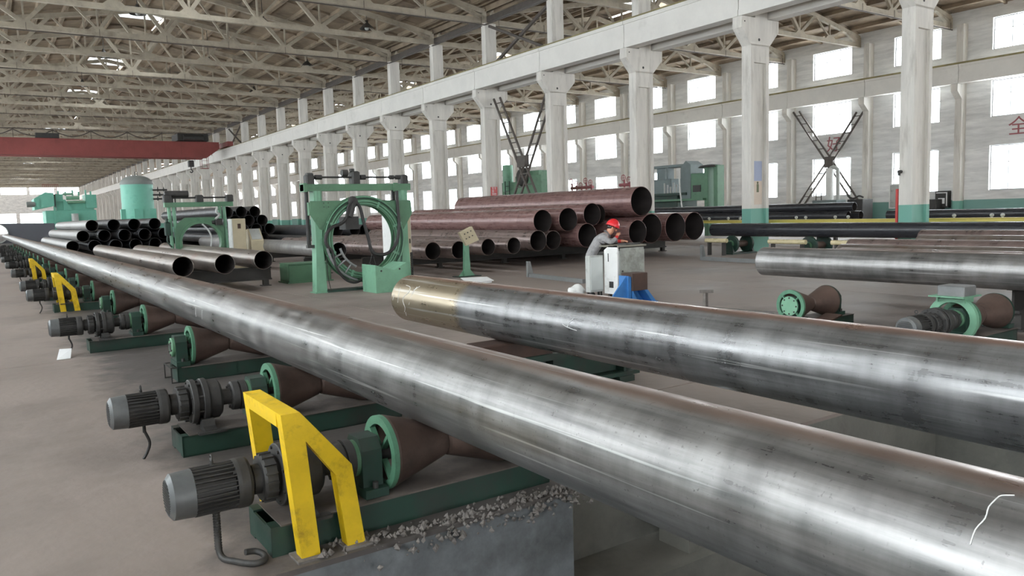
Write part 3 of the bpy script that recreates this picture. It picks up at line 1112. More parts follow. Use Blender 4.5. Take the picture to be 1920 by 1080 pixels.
def skid(x0, x1, y, top, label, w=.16, group='steel skids under the pipe piles'):
    root = thing('pipe_skid', ((x0 + x1) / 2, y, 0), label, 'skid', group)
    b = MB()
    b.box(x0, y - w / 2, top - .04, x1, y + w / 2, top)
    b.box(x0, y - .015, top - .3, x1, y + .015, top - .04)
    b.box(x0, y - w / 2, top - .34, x1, y + w / 2, top - .3)
    put('beam', b, M_sleeper, root)
    n = max(2, int((x1 - x0) / 2.2))
    for i in range(n + 1):
        x = x0 + .15 + (x1 - x0 - .3) * i / n
        f = MB()
        f.box(x - .12, y - .12, 0, x + .12, y + .12, .02)
        f.box(x - .07, y - .07, .02, x + .07, y + .07, top - .34)
        put('foot', f, M_sleeper, root)


for y, w in ((20.6, 'nearest'), (25.5, 'second'), (30.5, 'third')):
    skid(3.2, 6.3, y, .5, '%s dark skid under the three brown rack pipes' % w)
for y, w in ((22.4, 'nearest'), (27.5, 'middle'), (32, 'farthest')):
    skid(9.7, 22.8, y, .485, '%s long dark skid under the maroon stack' % w)
for y, w in ((40.2, 'nearest'), (46, 'middle'), (53, 'farthest')):
    skid(2.95, 7.7, y, .54, '%s dark skid under the left pipe stack' % w)
for y, w in ((38.6, 'near'), (49, 'far')):
    skid(9.9, 12.7, y, .61, '%s dark skid under the stack behind the small gantry' % w)
for y, w in ((36.9, 'near'), (47, 'far')):
    skid(11.9, 15.5, y, .47, '%s dark skid under the low pile behind the large gantry' % w)
for y, w in ((23.4, 'near'), (34, 'far')):
    skid(8.2, 9.1, y, .55, '%s short skid under the grey pipe behind the large gantry' % w)
skid(11.0, 16.7, 4.6, .58, 'dark skid under the dull pipes of the right-hand row, far one')
skid(11.0, 16.7, 1.0, .58, 'dark skid under the dull pipes of the right-hand row, near one')
for y, w in ((20.5, 'near'), (31.5, 'far'), (15.4, 'right-hand'), (4.5, 'outer')):
    skid(29.6, 31.7, y, .98, '%s dark trestle under the black pipes behind the columns' % w)

# ---- wooden-looking rusty block and green cross beam under the varnished pipe
root = thing('support_block', (3.95, 6.0, 0), 'rusty steel block under the varnished pipe, on a green cross beam', 'block')
b = MB()
b.bbox(3.62, 5.82, .40, 4.42, 6.12, .55, .012)
put('block', b, M_brownbox, root)
b = MB()
b.box(3.3, 5.78, .34, 5.5, 6.16, .40)
b.box(3.3, 5.92, .1, 5.5, 6.02, .34)
b.box(3.3, 5.78, .06, 5.5, 6.16, .10)
for x in (3.5, 4.4, 5.3):
    b.box(x, 5.80, .10, x + .03, 6.14, .34)
put('beam', b, M_dgreen, root, label='dark green cross beam')
for x in (3.45, 5.2):
    b = MB()
    b.box(x, 5.75, 0, x + .2, 6.2, .06)
    put('foot', b, M_dgreen, root)
root = thing('support_block', (3.95, .6, 0), 'second rusty block under the near part of the varnished pipe', 'block')
b = MB()
b.bbox(3.62, .42, -.1, 4.42, .78, .55, .012)
put('block', b, M_brownbox, root)
b = MB()
b.box(3.5, .3, -1.25, 4.5, .9, -.1)
put('foot', b, M_pit, root)

# ================================================================== MOTORISED ROLLER LINE
AX = .37
ZC = Vector((0, 0, AX))


def cone_pair(root, nx, left=.62):
    """two facing cones on one shaft around x=nx"""
    for s, nm in ((-1, 'cone_roller'), (1, 'cone_roller')):
        b = MB()
        b.lathe([(0, .085), (s * .015, .1), (s * .38, .215), (s * .4, .215), (s * .4, .185), (s * .36, .17), (s * .30, .07)], (nx, 0, AX), 'x', 36)
        c = put(nm, b, M_cone, root)
        r = MB()
        r.lathe([(s * .395, .218), (s * .425, .218), (s * .425, .168), (s * .395, .168)], (nx, 0, AX), 'x', 36, closed=True)
        for k in range(4):
            a = PI / 4 + k * PI / 2
            r.bar((nx + s * .41, .05 * math.cos(a), AX + .05 * math.sin(a)), (nx + s * .41, .175 * math.cos(a), AX + .175 * math.sin(a)), .02, .035, (1, 0, 0))
        put('rim', r, M_rim if s < 0 else M_dgreen, c, label='green painted rim' if s < 0 else None)
    b = MB()
    b.cyl((nx - left, 0, AX), (nx + .62, 0, AX), .05, n=16)
    put('shaft', b, M_cast, root)


def bearing(root, x, s, z0=.17):
    """pillow block: rounded-off square housing, round cover with bolts, foot"""
    b = MB()
    poly = [(-.115, -AX + z0 + .05), (.115, -AX + z0 + .05), (.115, .06), (.07, .125), (-.07, .125), (-.115, .06)]
    b.prism([(u, v + AX) for u, v in poly], 'yz', x - .06, x + .06)
    b.box(x - .07, -.17, z0, x + .07, .17, z0 + .05)
    h = put('bearing_housing', b, M_dgreen, root)
    c = MB()
    c.lathe([(s * .06, .105), (s * .085, .105), (s * .095, .095), (s * .095, 0)], (x, 0, AX), 'x', 24)
    for k in range(6):
        a = k * PI / 3 + .3
        c.cyl((x + s * .095, .083 * math.cos(a), AX + .083 * math.sin(a)), (x + s * .103, .083 * math.cos(a), AX + .083 * math.sin(a)), .011, n=6, mi=1)
    put('bearing_cover', c, [M_green, M_cast], h)
    for sy in (-1, 1):
        c = MB()
        c.cyl((x, sy * .145, z0 + .05), (x, sy * .145, z0 + .085), .018, n=6)
        put('anchor_bolt', c, M_cast, h)


def gear_train(root, x, s=1, m_cast=None, m_motor=None):
    """motor, adaptor, reducer and coupling; x is the motor's outer end, s the direction towards the rollers"""
    mc = m_cast or M_cast
    mm = m_motor or M_motor
    o = (x, 0, AX)
    P = lambda lst: [(s * t, r) for t, r in lst]
    b = MB()
    b.lathe(P([(.10, .118), (.32, .105)]), o, 'x', 32)
    for k in range(30):          # cooling fins
        a = 2 * PI * k / 30
        c_, s_ = math.cos(a), math.sin(a)
        if abs(c_) > .985 and False:
            continue
        b.bar((x + s * .12, c_ * .113, AX + s_ * .113), (x + s * .325, c_ * .113, AX + s_ * .113), .006, .026, (0, c_, s_))
    b.box(min(x + s * .16, x + s * .27), -.145, AX - .05, max(x + s * .16, x + s * .27), -.11, AX + .05) if False else None
    motor = put('motor', b, mc, root)
    b = MB()
    b.lathe(P([(.006, 0), (.006, .06), (.0, .06), (.0, .092), (.02, .118), (.12, .124), (.125, .118)]), o, 'x', 32)
    put('fan_cowl', b, mm, motor, label='grey fan cowl')
    b = MB()
    for k in range(12):           # slots of the cowl grille
        zz = -.075 + k * .0136
        wy = math.sqrt(max(0, .088 ** 2 - zz * zz))
        b.box(x - .003 if s > 0 else x - .001, -wy, AX + zz - .003, x + .001 if s > 0 else x + .003, wy, AX + zz + .003)
    put('grille_slots', b, M_black, motor)
    b = MB()
    b.lathe(P([(.325, .105), (.325, .128), (.345, .132), (.385, .132), (.40, .125), (.40, .07), (.43, .065)]), o, 'x', 32)
    for k in range(4):
        a = PI / 4 + k * PI / 2
        b.cyl((x + s * .31, .118 * math.cos(a), AX + .118 * math.sin(a)), (x + s * .325, .118 * math.cos(a), AX + .118 * math.sin(a)), .011, n=6)
    put('motor_flange', b, mc, motor)
    b = MB()
    px = x + s * .225
    b.cyl((px, 0, AX + .11), (px, 0, AX + .145), .01, n=8)
    n8 = [(px, .018 * math.cos(2 * PI * k / 8), AX + .16 + .018 * math.sin(2 * PI * k / 8)) for k in range(9)]
    b.tube(n8, .0055, n=6, sub=1)
    put('lifting_eye', b, mc, motor)
    b = MB()
    b.cyl((px, -.03, AX - .1), (px, -.03, .2), .012, n=8)
    b.tube([(px, -.03, .21), (px + .03 * s, -.03, .12), (px + .01, -.03, .05), (px - .02, -.03, 0)], .011, n=8)
    put('power_cable', b, M_black, root)
    b = MB()
    b.lathe(P([(.42, .08), (.46, .08), (.46, .118), (.475, .125), (.53, .125), (.555, .10), (.57, .10)]), o, 'x', 28)
    for k in range(16):
        a = 2 * PI * k / 16
        c_, s_ = math.cos(a), math.sin(a)
        b.bar((x + s * .468, c_ * .128, AX + s_ * .128), (x + s * .53, c_ * .128, AX + s_ * .128), .01, .012, (0, c_, s_))
    put('adaptor', b, mc, root)
    b = MB()
    b.lathe(P([(.555, .1), (.555, .165), (.56, .17), (.595, .17), (.60, .165), (.60, .135), (.635, .135), (.635, .165), (.64, .17), (.675, .17), (.68, .165), (.69, .155), (.76, .15), (.78, .13), (.78, .065), (.9, .06)]), o, 'x', 36)
    g = put('gearbox', b, mc, root)
    b = MB()
    for k in range(8):
        a = PI / 8 + k * PI / 4
        b.cyl((x + s * .545, .15 * math.cos(a), AX + .15 * math.sin(a)), (x + s * .65, .15 * math.cos(a), AX + .15 * math.sin(a)), .01, n=6)
    put('gearbox_bolts', b, mc, g)
    for sy in (-1, 1):
        b = MB()
        b.prism([(sy * .06, AX - .12), (sy * .15, AX - .12), (sy * .17, .2), (sy * .24, .185), (sy * .24, .165), (sy * .06, .165)], 'yz', x + s * .61, x + s * .70)
        b.box(min(x + s * .56, x + s * .76), sy * .24 - .03, .163, max(x + s * .56, x + s * .76), sy * .24 + .03, .18)
        put('gearbox_foot', b, mc, g)
    b = MB()
    b.lathe(P([(.86, .06), (.86, .1), (.87, .112), (.915, .115), (.92, .10), (.93, .10), (.93, .118), (.975, .115), (.985, .1), (.985, .05)]), o, 'x', 28)
    for k in range(8):
        a = k * PI / 4
        b.cyl((x + s * .85, .085 * math.cos(a), AX + .085 * math.sin(a)), (x + s * .86, .085 * math.cos(a), AX + .085 * math.sin(a)), .012, n=6)
    put('coupling', b, mc, root)


def bed(root, x0, x1, y0=-.2, y1=.2):
    b = MB()
    for y in (y0, y1):       # channels
        sg = 1 if y < 0 else -1
        b.box(x0, y, .0, x1, y + sg * .012, .16)
        b.box(x0, y, .148, x1, y + sg * .09, .16)
        b.box(x0, y, .0, x1, y + sg * .09, .012)
    for x in (x0, (x0 + x1) / 2, x1 - .012):
        b.box(x, y0, .01, x + .012, y1, .15)
    f = put('bed_frame', b, M_dgreen, root)
    b = MB()
    b.box(x0 + .05, y0 - .01, .158, x1, y1 + .01, .166)
    put('bed_plate', b, M_dust, root)
    return f


def drive_unit():
    root = thing('roller_drive', (0, 0, 0), '', 'roller drive', 'motorised cone rollers of the line')
    bed(root, 1.12, 2.92)
    gear_train(root, .67)
    cone_pair(root, 2.255)
    bearing(root, 1.735, -1)
    bearing(root, 2.79, 1)
    return root


def idle_unit():
    root = thing('idle_roller', (0, 0, 0), '', 'roller', 'idle cone rollers of the line')
    bed(root, 1.66, 2.92)
    cone_pair(root, 2.255)
    bearing(root, 1.735, -1)
    bearing(root, 2.79, 1)
    b = MB()
    for y in (-.19, .19):
        b.bar((1.6, y, 0), (1.6, y, .17), .012, .012)
        b.bar((1.6, y, .17), (1.66, y, .17), .012, .012)
        b.bar((1.6, y, 0.006), (1.66, y, 0.006), .012, .012)
    b.bar((1.6, -.19, .17), (1.6, .19, .17), .012, .012)
    put('bar_stop', b, M_cast, root)
    return root


drv, idl = drive_unit(), idle_unit()
ordn = ['first', 'second', 'third', 'fourth', 'fifth', 'sixth', 'seventh', 'eighth', 'ninth', 'tenth', 'eleventh', 'twelfth', 'thirteenth', 'fourteenth', 'fifteenth']
ydrv = [4.12, 6.25, 12.1, 18.2, 21.2, 27.2, 33.2, 39.2, 45.2, 51.2, 57.2, 63.2]
yidl = [9.15, 15.2, 24.2, 30.2, 36.2, 42.2, 48.2, 54.2]
for i, y in enumerate(ydrv):
    lab = ('motorised cone roller nearest the camera, inside the yellow guard', 'motorised cone roller just beyond the near yellow guard, black cable on floor',
           'motorised cone roller above the sheet of white paper')[i] if i < 3 else '%s motorised cone roller along the bright pipe, counted from the camera' % ordn[i]
    o = drv if i == 0 else copy_tree(drv)
    if i == 0:
        cable0 = next(c for c in drv.children if c.name.startswith('power_cable'))
    o.location = (0, y, 0)
    o['label'] = lab
for i, y in enumerate(yidl):
    o = idl if i == 0 else copy_tree(idl)
    o.location = (0, y, 0)
    o['label'] = '%s motorless cone roller along the bright pipe, counted from the camera' % ordn[i]


# yellow guards: two bent portals joined by a top bar
def guard(y0, y1, label):
    root = thing('yellow_guard', (1.35, (y0 + y1) / 2, 0), label, 'guard', 'yellow guards over the roller drives')
    for y in (y0, y1):
        s = MB()
        d0, d1 = y - .04, y + .04
        s.prism([(1.23, 0.012), (1.33, 0.012), (1.285, .62), (1.262, .775), (1.165, .775)], 'xz', d0, d1)
        s.prism([(1.262, .775), (1.285, .62), (1.435, .41), (1.525, .45)], 'xz', d0, d1)
        s.prism([(1.435, .41), (1.48, 0.012), (1.58, 0.012), (1.525, .45)], 'xz', d0, d1)
        put('portal_frame', s, M_yellow, root)
        for a, b_ in ((1.2, 1.36), (1.46, 1.61)):
            f = MB()
            f.box(a, y - .075, 0, b_, y + .075, .012)
            put('foot_plate', f, M_rubble, root)
    t = MB()
    t.prism([(1.165, .70), (1.262, .70), (1.262, .775), (1.165, .775)], 'xz', y0 + .04, y1 - .04)
    put('top_bar', t, M_yellow, root)
    return root


guard(3.83, 4.42, 'yellow steel guard straddling the nearest roller drive')
guard(18.0, 18.7, 'yellow guard far down the roller line, the nearer of the distant two')
guard(27.0, 27.7, 'farthest yellow guard at the picture edge of the roller line')

# loose cable elbow in the floor by the nearest motor
b = MB()
b.tube([(.895, 4.09, .262), (.893, 4.085, .15), (.892, 4.07, .05), (.905, 4.03, .018), (.94, 3.97, .018), (.985, 3.905, .018), (1.03, 3.875, .018), (1.075, 3.895, .02), (1.08, 3.95, .025), (1.05, 3.985, .035), (1.0, 3.98, .045)], .0165, n=10)
for k in range(14):
    z = .06 + k * .0145
    b.lathe([(-.003, .0165), (-.003, .0195), (.003, .0195), (.003, .0165)], (.893, 4.083, z), 'z', 10)
put('cable_conduit', b, M_cast, label='dark corrugated conduit running down from the nearest motor and curling on the floor', category='conduit')
bpy.data.objects.remove(cable0)
b = MB()
b.add([(.70, 11.6, .004), (.86, 11.62, .004), (.9, 11.85, .10), (.76, 11.9, .10), (.70, 11.6, .008), (.86, 11.62, .008), (.9, 11.85, .104), (.76, 11.9, .104)],
      [(3, 2, 1, 0), (4, 5, 6, 7), (0, 1, 5, 4), (1, 2, 6, 5), (2, 3, 7, 6), (3, 0, 4, 7)])
put('paper_sheet', b, M_paper, label='crumpled white paper sheet on the floor beside a motor cable', category='paper')

# ================================================================== LARGE GREEN GANTRY
def arc(cx, cz, r, a0, a1, n):
    return [(cx + r * math.cos(math.radians(a0 + (a1 - a0) * i / n)), cz + r * math.sin(math.radians(a0 + (a1 - a0) * i / n))) for i in range(n + 1)]


gy = 17.4
root = thing('ring_gantry', (7.5, gy, 0), 'large green portal gantry with big cable-draped ring and white-sided box', 'gantry')
CX, CZ = 7.58, 1.21
b = MB()
b.bbox(6.18, gy - .02, 2.36, 8.9, gy + .24, 2.52, .01)
b.box(6.18, gy - .04, 2.34, 6.26, gy + .26, 2.54)
b.box(8.42, gy - .05, 2.33, 8.54, gy - .02, 2.54)
put('cross_beam', b, M_green, root)
for x0, x1 in ((6.40, 6.56), (8.60, 8.76)):
    b = MB()
    b.prism([(x0 - .05, 0.02), (x1 + .05, 0.02), (x1, 1.2), (x1, 2.36), (x0, 2.36), (x0, 1.2)], 'xz', gy - .04, gy + .24)
    b.box(x0 - .09, gy - .08, 0, x1 + .09, gy + .3, .02)
    p = put('post', b, M_mint, root)
    b = MB()
    b.cyl((x0 + .07, gy + .02, 2.0), (x0 + .07, gy + .02, 2.36), .07, n=20)
    b.cyl((x0 + .2, gy + .06, 2.05), (x0 + .2, gy + .06, 2.36), .03, n=12)
    put('guide_sleeve', b, M_mint, p)
    b = MB()
    b.cyl((x0 - .12, gy + .12, 1.1), (x0 - .12, gy + .12, 2.36), .045, n=12)
    put('lifting_screw', b, M_black, p)
    for zz in (1.1,):
        b = MB()
        b.box(x0 - .17, gy + .06, zz - .05, x0, gy + .18, zz + .02)
        put('screw_bracket', b, M_cast, p)
# gusset plates left and right of the ring
lp = [(6.30, 2.13), (6.27, 1.85), (6.50, 1.48)] + arc(CX, CZ, .98, 167, 111, 10) + [(7.2, 2.13)]
b = MB()
b.prism(lp[::-1], 'xz', gy - .06, gy - .03)
b.box(6.27, gy - .03, 1.8, 6.33, gy + .2, 2.1)
g = put('gusset_plate', b, M_green, root)
for i in range(2):
    for j in range(2):
        b = MB()
        b.cyl((6.62 + .11 * i, gy - .058, 1.99 + .09 * j), (6.62 + .11 * i, gy - .066, 1.99 + .09 * j), .012, n=6)
        put('bolt_hole', b, M_black, g)
rp = [(2 * CX - u, v) for u, v in lp]
rp = [(8.86, 2.11), (8.88, 1.78), (8.63, 1.40)] + arc(CX, CZ, .98, 12, 69, 10) + [(7.95, 2.11)]
b = MB()
b.prism(rp, 'xz', gy - .06, gy - .03)
put('gusset_plate', b, M_green, root)
# the ring: two flanges, web between, cable guide hoops
b = MB()
b.lathe([(-.12, .80), (-.12, 1.03), (-.095, 1.03), (-.095, .94), (.095, .94), (.095, 1.03), (.12, 1.03), (.12, .80), (.095, .80), (.095, .88), (-.095, .88), (-.095, .80)], (CX, gy + .02, CZ), 'y', 72, closed=True)
rg = put('ring', b, M_green, root)
for rr, yy, tk in ((1.0, -.15, .012), (.965, -.15, .012), (.90, -.135, .016), (.84, -.14, .012)):
    b = MB()
    b.tube([(CX + rr * math.cos(a * PI / 36), gy + yy, CZ + rr * math.sin(a * PI / 36)) for a in range(73)], tk, n=6, sub=1)
    put('hoop_pipe', b, M_mint if rr != .965 else M_dgreen, rg)
for a in range(8):
    t_ = a * PI / 4 + .35
    b = MB()
    b.bar((CX + .8 * math.cos(t_), gy - .13, CZ + .8 * math.sin(t_)), (CX + 1.03 * math.cos(t_), gy - .13, CZ + 1.03 * math.sin(t_)), .05, .03, (0, 1, 0))
    put('ring_clamp', b, M_mint, rg)
# nozzle cluster at lower left of the ring
b = MB()
for a in range(206, 246, 14):
    t_ = math.radians(a)
    b.cyl((CX + .72 * math.cos(t_), gy - .2, CZ + .72 * math.sin(t_)), (CX + .95 * math.cos(t_), gy - .16, CZ + .95 * math.sin(t_)), .022, n=8)
b.tube([(CX + .70 * math.cos(math.radians(a)), gy - .2, CZ + .70 * math.sin(math.radians(a))) for a in range(196, 252, 7)], .03, n=8, sub=1)
b.tube([(CX + 1.0 * math.cos(math.radians(a)), gy - .2, CZ + 1.0 * math.sin(math.radians(a))) for a in range(190, 256, 7)], .03, n=8, sub=1)
put('nozzle_manifold', b, M_ggrey, rg, label='grey nozzle manifold with hoses')
for pts, r in (([(8.47, gy - .1, 2.34), (8.46, gy - .14, 1.9), (8.45, gy - .18, 1.45), (8.33, gy - .22, 1.05), (8.05, gy - .24, .83), (7.72, gy - .22, .88), (7.62, gy - .2, 1.25), (7.52, gy - .2, 1.65), (7.45, gy - .18, 1.98), (7.3, gy - .16, 2.13)], .04),
               ([(7.3, gy - .16, 2.13), (7.18, gy - .19, 1.95), (7.12, gy - .19, 1.75), (6.98, gy - .19, 1.6), (6.75, gy - .19, 1.52), (6.6, gy - .19, 1.36), (6.58, gy - .19, 1.14), (6.72, gy - .19, .95)], .04),
               ([(6.72, gy - .19, .95), (6.78, gy - .22, .6), (6.98, gy - .22, .3), (7.25, gy - .22, .2), (7.5, gy - .25, .35), (7.62, gy - .3, .62)], .03),
               ([(7.3, gy - .2, 2.13), (7.15, gy - .21, 1.98), (7.08, gy - .21, 1.7), (6.9, gy - .21, 1.58), (6.7, gy - .21, 1.5)], .03),
               ([(7.72, gy - .2, .9), (7.66, gy - .2, .7), (7.6, gy - .2, .6)], .008), ([(7.72, gy - .2, .9), (7.76, gy - .2, .7), (7.78, gy - .2, .6)], .008),
               ([(6.62, gy - .06, .9), (6.63, gy - .06, .4), (6.68, gy - .1, 0.02)], .008)):
    b = MB()
    b.tube(pts, r, n=10, sub=5)
    put('hose', b, M_black, root)
b = MB()
b.ball((7.3, gy - .15, 2.1), .13, 14, 8, sy=.6)
b.cyl((7.2, gy - .15, 1.75), (7.3, gy - .15, 2.05), .08, n=12)
b.box(7.12, gy - .1, 1.45, 7.45, gy + .3, 1.75)
put('hose_head', b, M_cast, root)
# drive shaft on top
b = MB()
b.cyl((6.35, gy + .1, 2.68), (8.72, gy + .1, 2.68), .022, n=12)
sh = put('line_shaft', b, M_black, root)
for x0, x1, r in ((6.30, 6.44, .1), (6.5, 6.66, .055), (7.62, 7.75, .06), (8.38, 8.5, .05), (8.55, 8.66, .055)):
    b = MB()
    b.lathe([(0, r * .5), (0, r), (x1 - x0, r), (x1 - x0, r * .5)], (x0, gy + .1, 2.68), 'x', 16)
    put('coupling', b, M_cast, sh)
for x in (6.36, 8.76):
    b = MB()
    b.bbox(x - .1, gy, 2.52, x + .1, gy + .22, 2.74, .03)
    put('screw_gearbox', b, M_cast, root)
b = MB()
b.bbox(7.38, gy - .02, 2.52, 7.58, gy + .24, 2.82, .03)
b.cyl((7.3, gy + .1, 2.78), (7.16, gy + .1, 2.78), .08, n=14)
b.cyl((7.42, gy + .1, 2.82), (7.42, gy + .1, 2.88), .06, n=12)
put('drive_gearbox', b, M_cast, root)
# front box with notched top
b = MB()
x0, x1, ya, yb = 7.32, 8.1, 16.2, 16.95
zt = lambda u: .64 - .13 * max(0, 1 - abs(u - 7.78) / .36)
poly = [(x0, 0), (x1, 0), (x1, .66), (7.78, .50), (x0, .64)]
b.prism(poly, 'xz', ya, yb)
bx = put('control_box', b, M_mint, root)
for x in (7.46, 7.92):
    c = MB()
    c.cyl((x, ya + .002, .5 if x < 7.7 else .52), (x, ya - .006, .5 if x < 7.7 else .52), .022, n=10)
    put('box_hole', c, M_black, bx)
b = MB()
b.box(6.6, gy - .1, 0, 8.7, gy + .3, .05)
put('base_frame', b, M_dgreen, root)
c = MB()
for k in range(16):
    zz = .12 + k * .045
    c.lathe([(-.018, .012), (-.018, .03), (.018, .03), (.018, .012)], (8.84, gy - .02, zz), 'y', 8, closed=True)
put('drag_chain', c, M_black, root, kind='stuff')

# green plinth beneath the grey pipe, white cabinet behind the ring
b = MB()
b.bbox(6.78, 20.6, 0, 7.98, 21.35, .5, .02)
b.box(6.74, 20.56, 0, 8.02, 21.39, .03)
b.box(6.78, 20.58, .5, 7.98, 21.35, .53)
put('machine_plinth', b, M_green, label='green steel plinth left of the large gantry, behind the third rack pipe', category='plinth')
root = thing('electrical_cabinet', (9.35, 19.2, 0), 'tall white and beige electrical cabinet seen through the large green ring', 'cabinet')
b = MB()
b.bbox(9.18, 18.6, .08, 9.48, 19.75, 1.88, .012)
put('body', b, M_white, root)
b = MB()
b.box(9.2, 18.585, .12, 9.46, 18.6, 1.86)
d = put('door', b, M_beige, root, label='beige door')
b = MB()
b.box(9.41, 18.56, 1.0, 9.43, 18.585, 1.12)
put('handle', b, M_cast, d)
b = MB()
b.box(9.2, 18.64, 0, 9.46, 19.7, .08)
put('plinth', b, M_cast, root)

# green control post with tilted box
root = thing('control_post', (11.07, 18.45, 0), 'slim green control post with tilted beige button box in front of the maroon pipes', 'post')
b = MB()
b.prism([(10.97, 0.02), (11.17, 0.02), (11.12, 1.2), (11.02, 1.2)], 'xz', 18.4, 18.5)
for s in (-1, 1):
    b.prism([(11.07 + s * .05, .02), (11.07 + s * .26, .02), (11.07 + s * .05, .26)], 'xz', 18.44, 18.46)
put('column_post', b, M_mint, root)
b = MB()
b.box(10.72, 18.25, 0, 11.42, 18.65, .02)
put('base_plate', b, M_dgreen, root)
b = MB()
a = (10.80, 1.22); b2 = (11.2, 1.38); c2 = (11.41, 1.0); d2 = (11.01, .86)
b.prism([a, b2, c2, d2][::-1], 'xz', 18.3, 18.42)
bx = put('button_box', b, M_beige, root)
c = MB()
for k in range(3):
    for j in range(2):
        u = 10.95 + .1 * k + .05 * j
        v = 1.18 - .13 * j + .04 * k
        c.cyl((u, 18.3, v), (u, 18.285, v), .018, n=8)
put('push_buttons', c, M_cast, bx, kind='stuff')

# ================================================================== SMALL GANTRY down the hall
gy = 28.0
root = thing('ring_gantry', (6.3, gy, 0), 'smaller green portal gantry with round-holed plate beyond the brown pipes', 'gantry')
b = MB()
b.bbox(5.17, gy, 2.24, 7.4, gy + .24, 2.4, .01)
put('cross_beam', b, M_green, root)
for x0 in (5.36, 7.0):
    b = MB()
    for dx in (0, .15):
        b.cyl((x0 + dx, gy + .1, 0), (x0 + dx - .05, gy + .1, 2.24), .06, n=12)
    b.box(x0 - .1, gy, 0, x0 + .25, gy + .24, .03)
    put('post', b, M_mint, root)
b = MB()
CX, CZ = 6.27, 1.03
pl = [(5.45, .25), (5.45, 1.6), (5.75, 1.88), (6.75, 1.88), (7.05, 1.6), (7.05, .25)]
n = 36
hole = [(CX + .66 * math.cos(2 * PI * i / n), CZ + .66 * math.sin(2 * PI * i / n)) for i in range(n)]


def out_pt(a):
    c_, s_ = math.cos(a), math.sin(a)
    t_ = 9
    for i in range(len(pl)):
        (x1, y1), (x2, y2) = pl[i], pl[(i + 1) % len(pl)]
        dx, dy = x2 - x1, y2 - y1
        den = c_ * dy - s_ * dx
        if abs(den) < 1e-9:
            continue
        t = ((x1 - CX) * dy - (y1 - CZ) * dx) / den
        u = ((x1 - CX) * s_ - (y1 - CZ) * c_) / den
        if t > 0 and -1e-6 <= u <= 1 + 1e-6:
            t_ = min(t_, t)
    return (CX + c_ * t_, CZ + s_ * t_)


outl = [out_pt(2 * PI * i / n) for i in range(n)]
for yy, fl_ in ((gy + .02, False), (gy + .1, True)):
    vs = [(u, yy, v) for u, v in hole] + [(u, yy, v) for u, v in outl]
    b.add(vs, [((i, (i + 1) % n, n + (i + 1) % n, n + i) if not fl_ else (i, n + i, n + (i + 1) % n, (i + 1) % n)) for i in range(n)])
for loop in (hole, outl):
    vs = [(u, gy + .02, v) for u, v in loop] + [(u, gy + .1, v) for u, v in loop]
    b.add(vs, [(i, n + i, n + (i + 1) % n, (i + 1) % n) for i in range(n)])
b.lathe([(0, .64), (0, .72), (.3, .72), (.3, .64)], (CX, gy - .06, CZ), 'y', 36, closed=True)
put('ring_plate', b, M_green, root)
b = MB()
b.cyl((5.3, gy + .1, 2.55), (7.3, gy + .1, 2.55), .03, n=10)
put('line_shaft', b, M_black, root)
for x, r in ((5.28, .13), (6.3, .12), (7.3, .12)):
    b = MB()
    b.bbox(x - r, gy - .02, 2.4, x + r, gy + .24, 2.4 + 2 * r, .03)
    put('screw_gearbox', b, M_cast, root)
b = MB()
b.cyl((5.2, gy + .1, 2.68), (5.95, gy + .1, 2.68), .11, n=16)
put('motor', b, M_cast, root)
b = MB()
b.tube([(6.85, gy, 2.2), (6.8, gy - .05, 2.05), (6.9, gy - .05, 1.95), (6.75, gy - .08, 1.8)], .04, n=8)
b.tube([(6.3, gy - .1, 1.65), (6.5, gy - .12, 1.4), (6.58, gy - .12, 1.1), (6.5, gy - .1, .75)], .03, n=8)
put('hose', b, M_grey, root)
b = MB()
b.bbox(6.75, gy - .1, 1.6, 6.98, gy + .05, 1.82, .02)
b.cyl((6.75, gy - .02, 1.7), (6.65, gy - .02, 1.7), .06, n=12)
put('hose_valve', b, M_cast, root)
b = MB()
b.bbox(5.12, gy - .06, 1.3, 5.3, gy + .1, 1.75, .03)
b.cyl((5.2, gy - .02, 1.75), (5.2, gy - .02, 1.87), .05, n=10)
b.tube([(5.2, gy, 1.3), (5.18, gy, 1.1), (5.3, gy, .9)], .03, n=8)
put('side_valve', b, M_dgreen, root)
root = thing('electrical_cabinet', (7.55, 28.2, 0), 'beige electrical cabinet standing right of the smaller gantry', 'cabinet')
b = MB()
b.bbox(7.32, 28.0, 0, 7.78, 28.5, 1.8, .012)
put('body', b, M_beige, root)
b = MB()
b.box(7.5, 27.985, 1.45, 7.6, 28.0, 1.62)
put('dial_window', b, M_brownbox, root)
b = MB()
b.box(7.29, 28.0, .05, 7.32, 28.45, 1.78)
put('side_door', b, M_white, root)
root = thing('control_desk', (8.3, 28.3, 0), 'slanted pale control desk in front of the far dark stack', 'desk')
b = MB()
b.prism([(28.05, 0), (28.6, 0), (28.6, 1.38), (28.45, 1.42), (28.05, 1.0)], 'yz', 7.95, 8.4)
put('body', b, M_beige, root)
b = MB()
b.prism([(28.08, 1.04), (28.43, 1.41), (28.42, 1.42), (28.07, 1.05)], 'yz', 8.0, 8.35)
put('panel', b, M_grey, root)

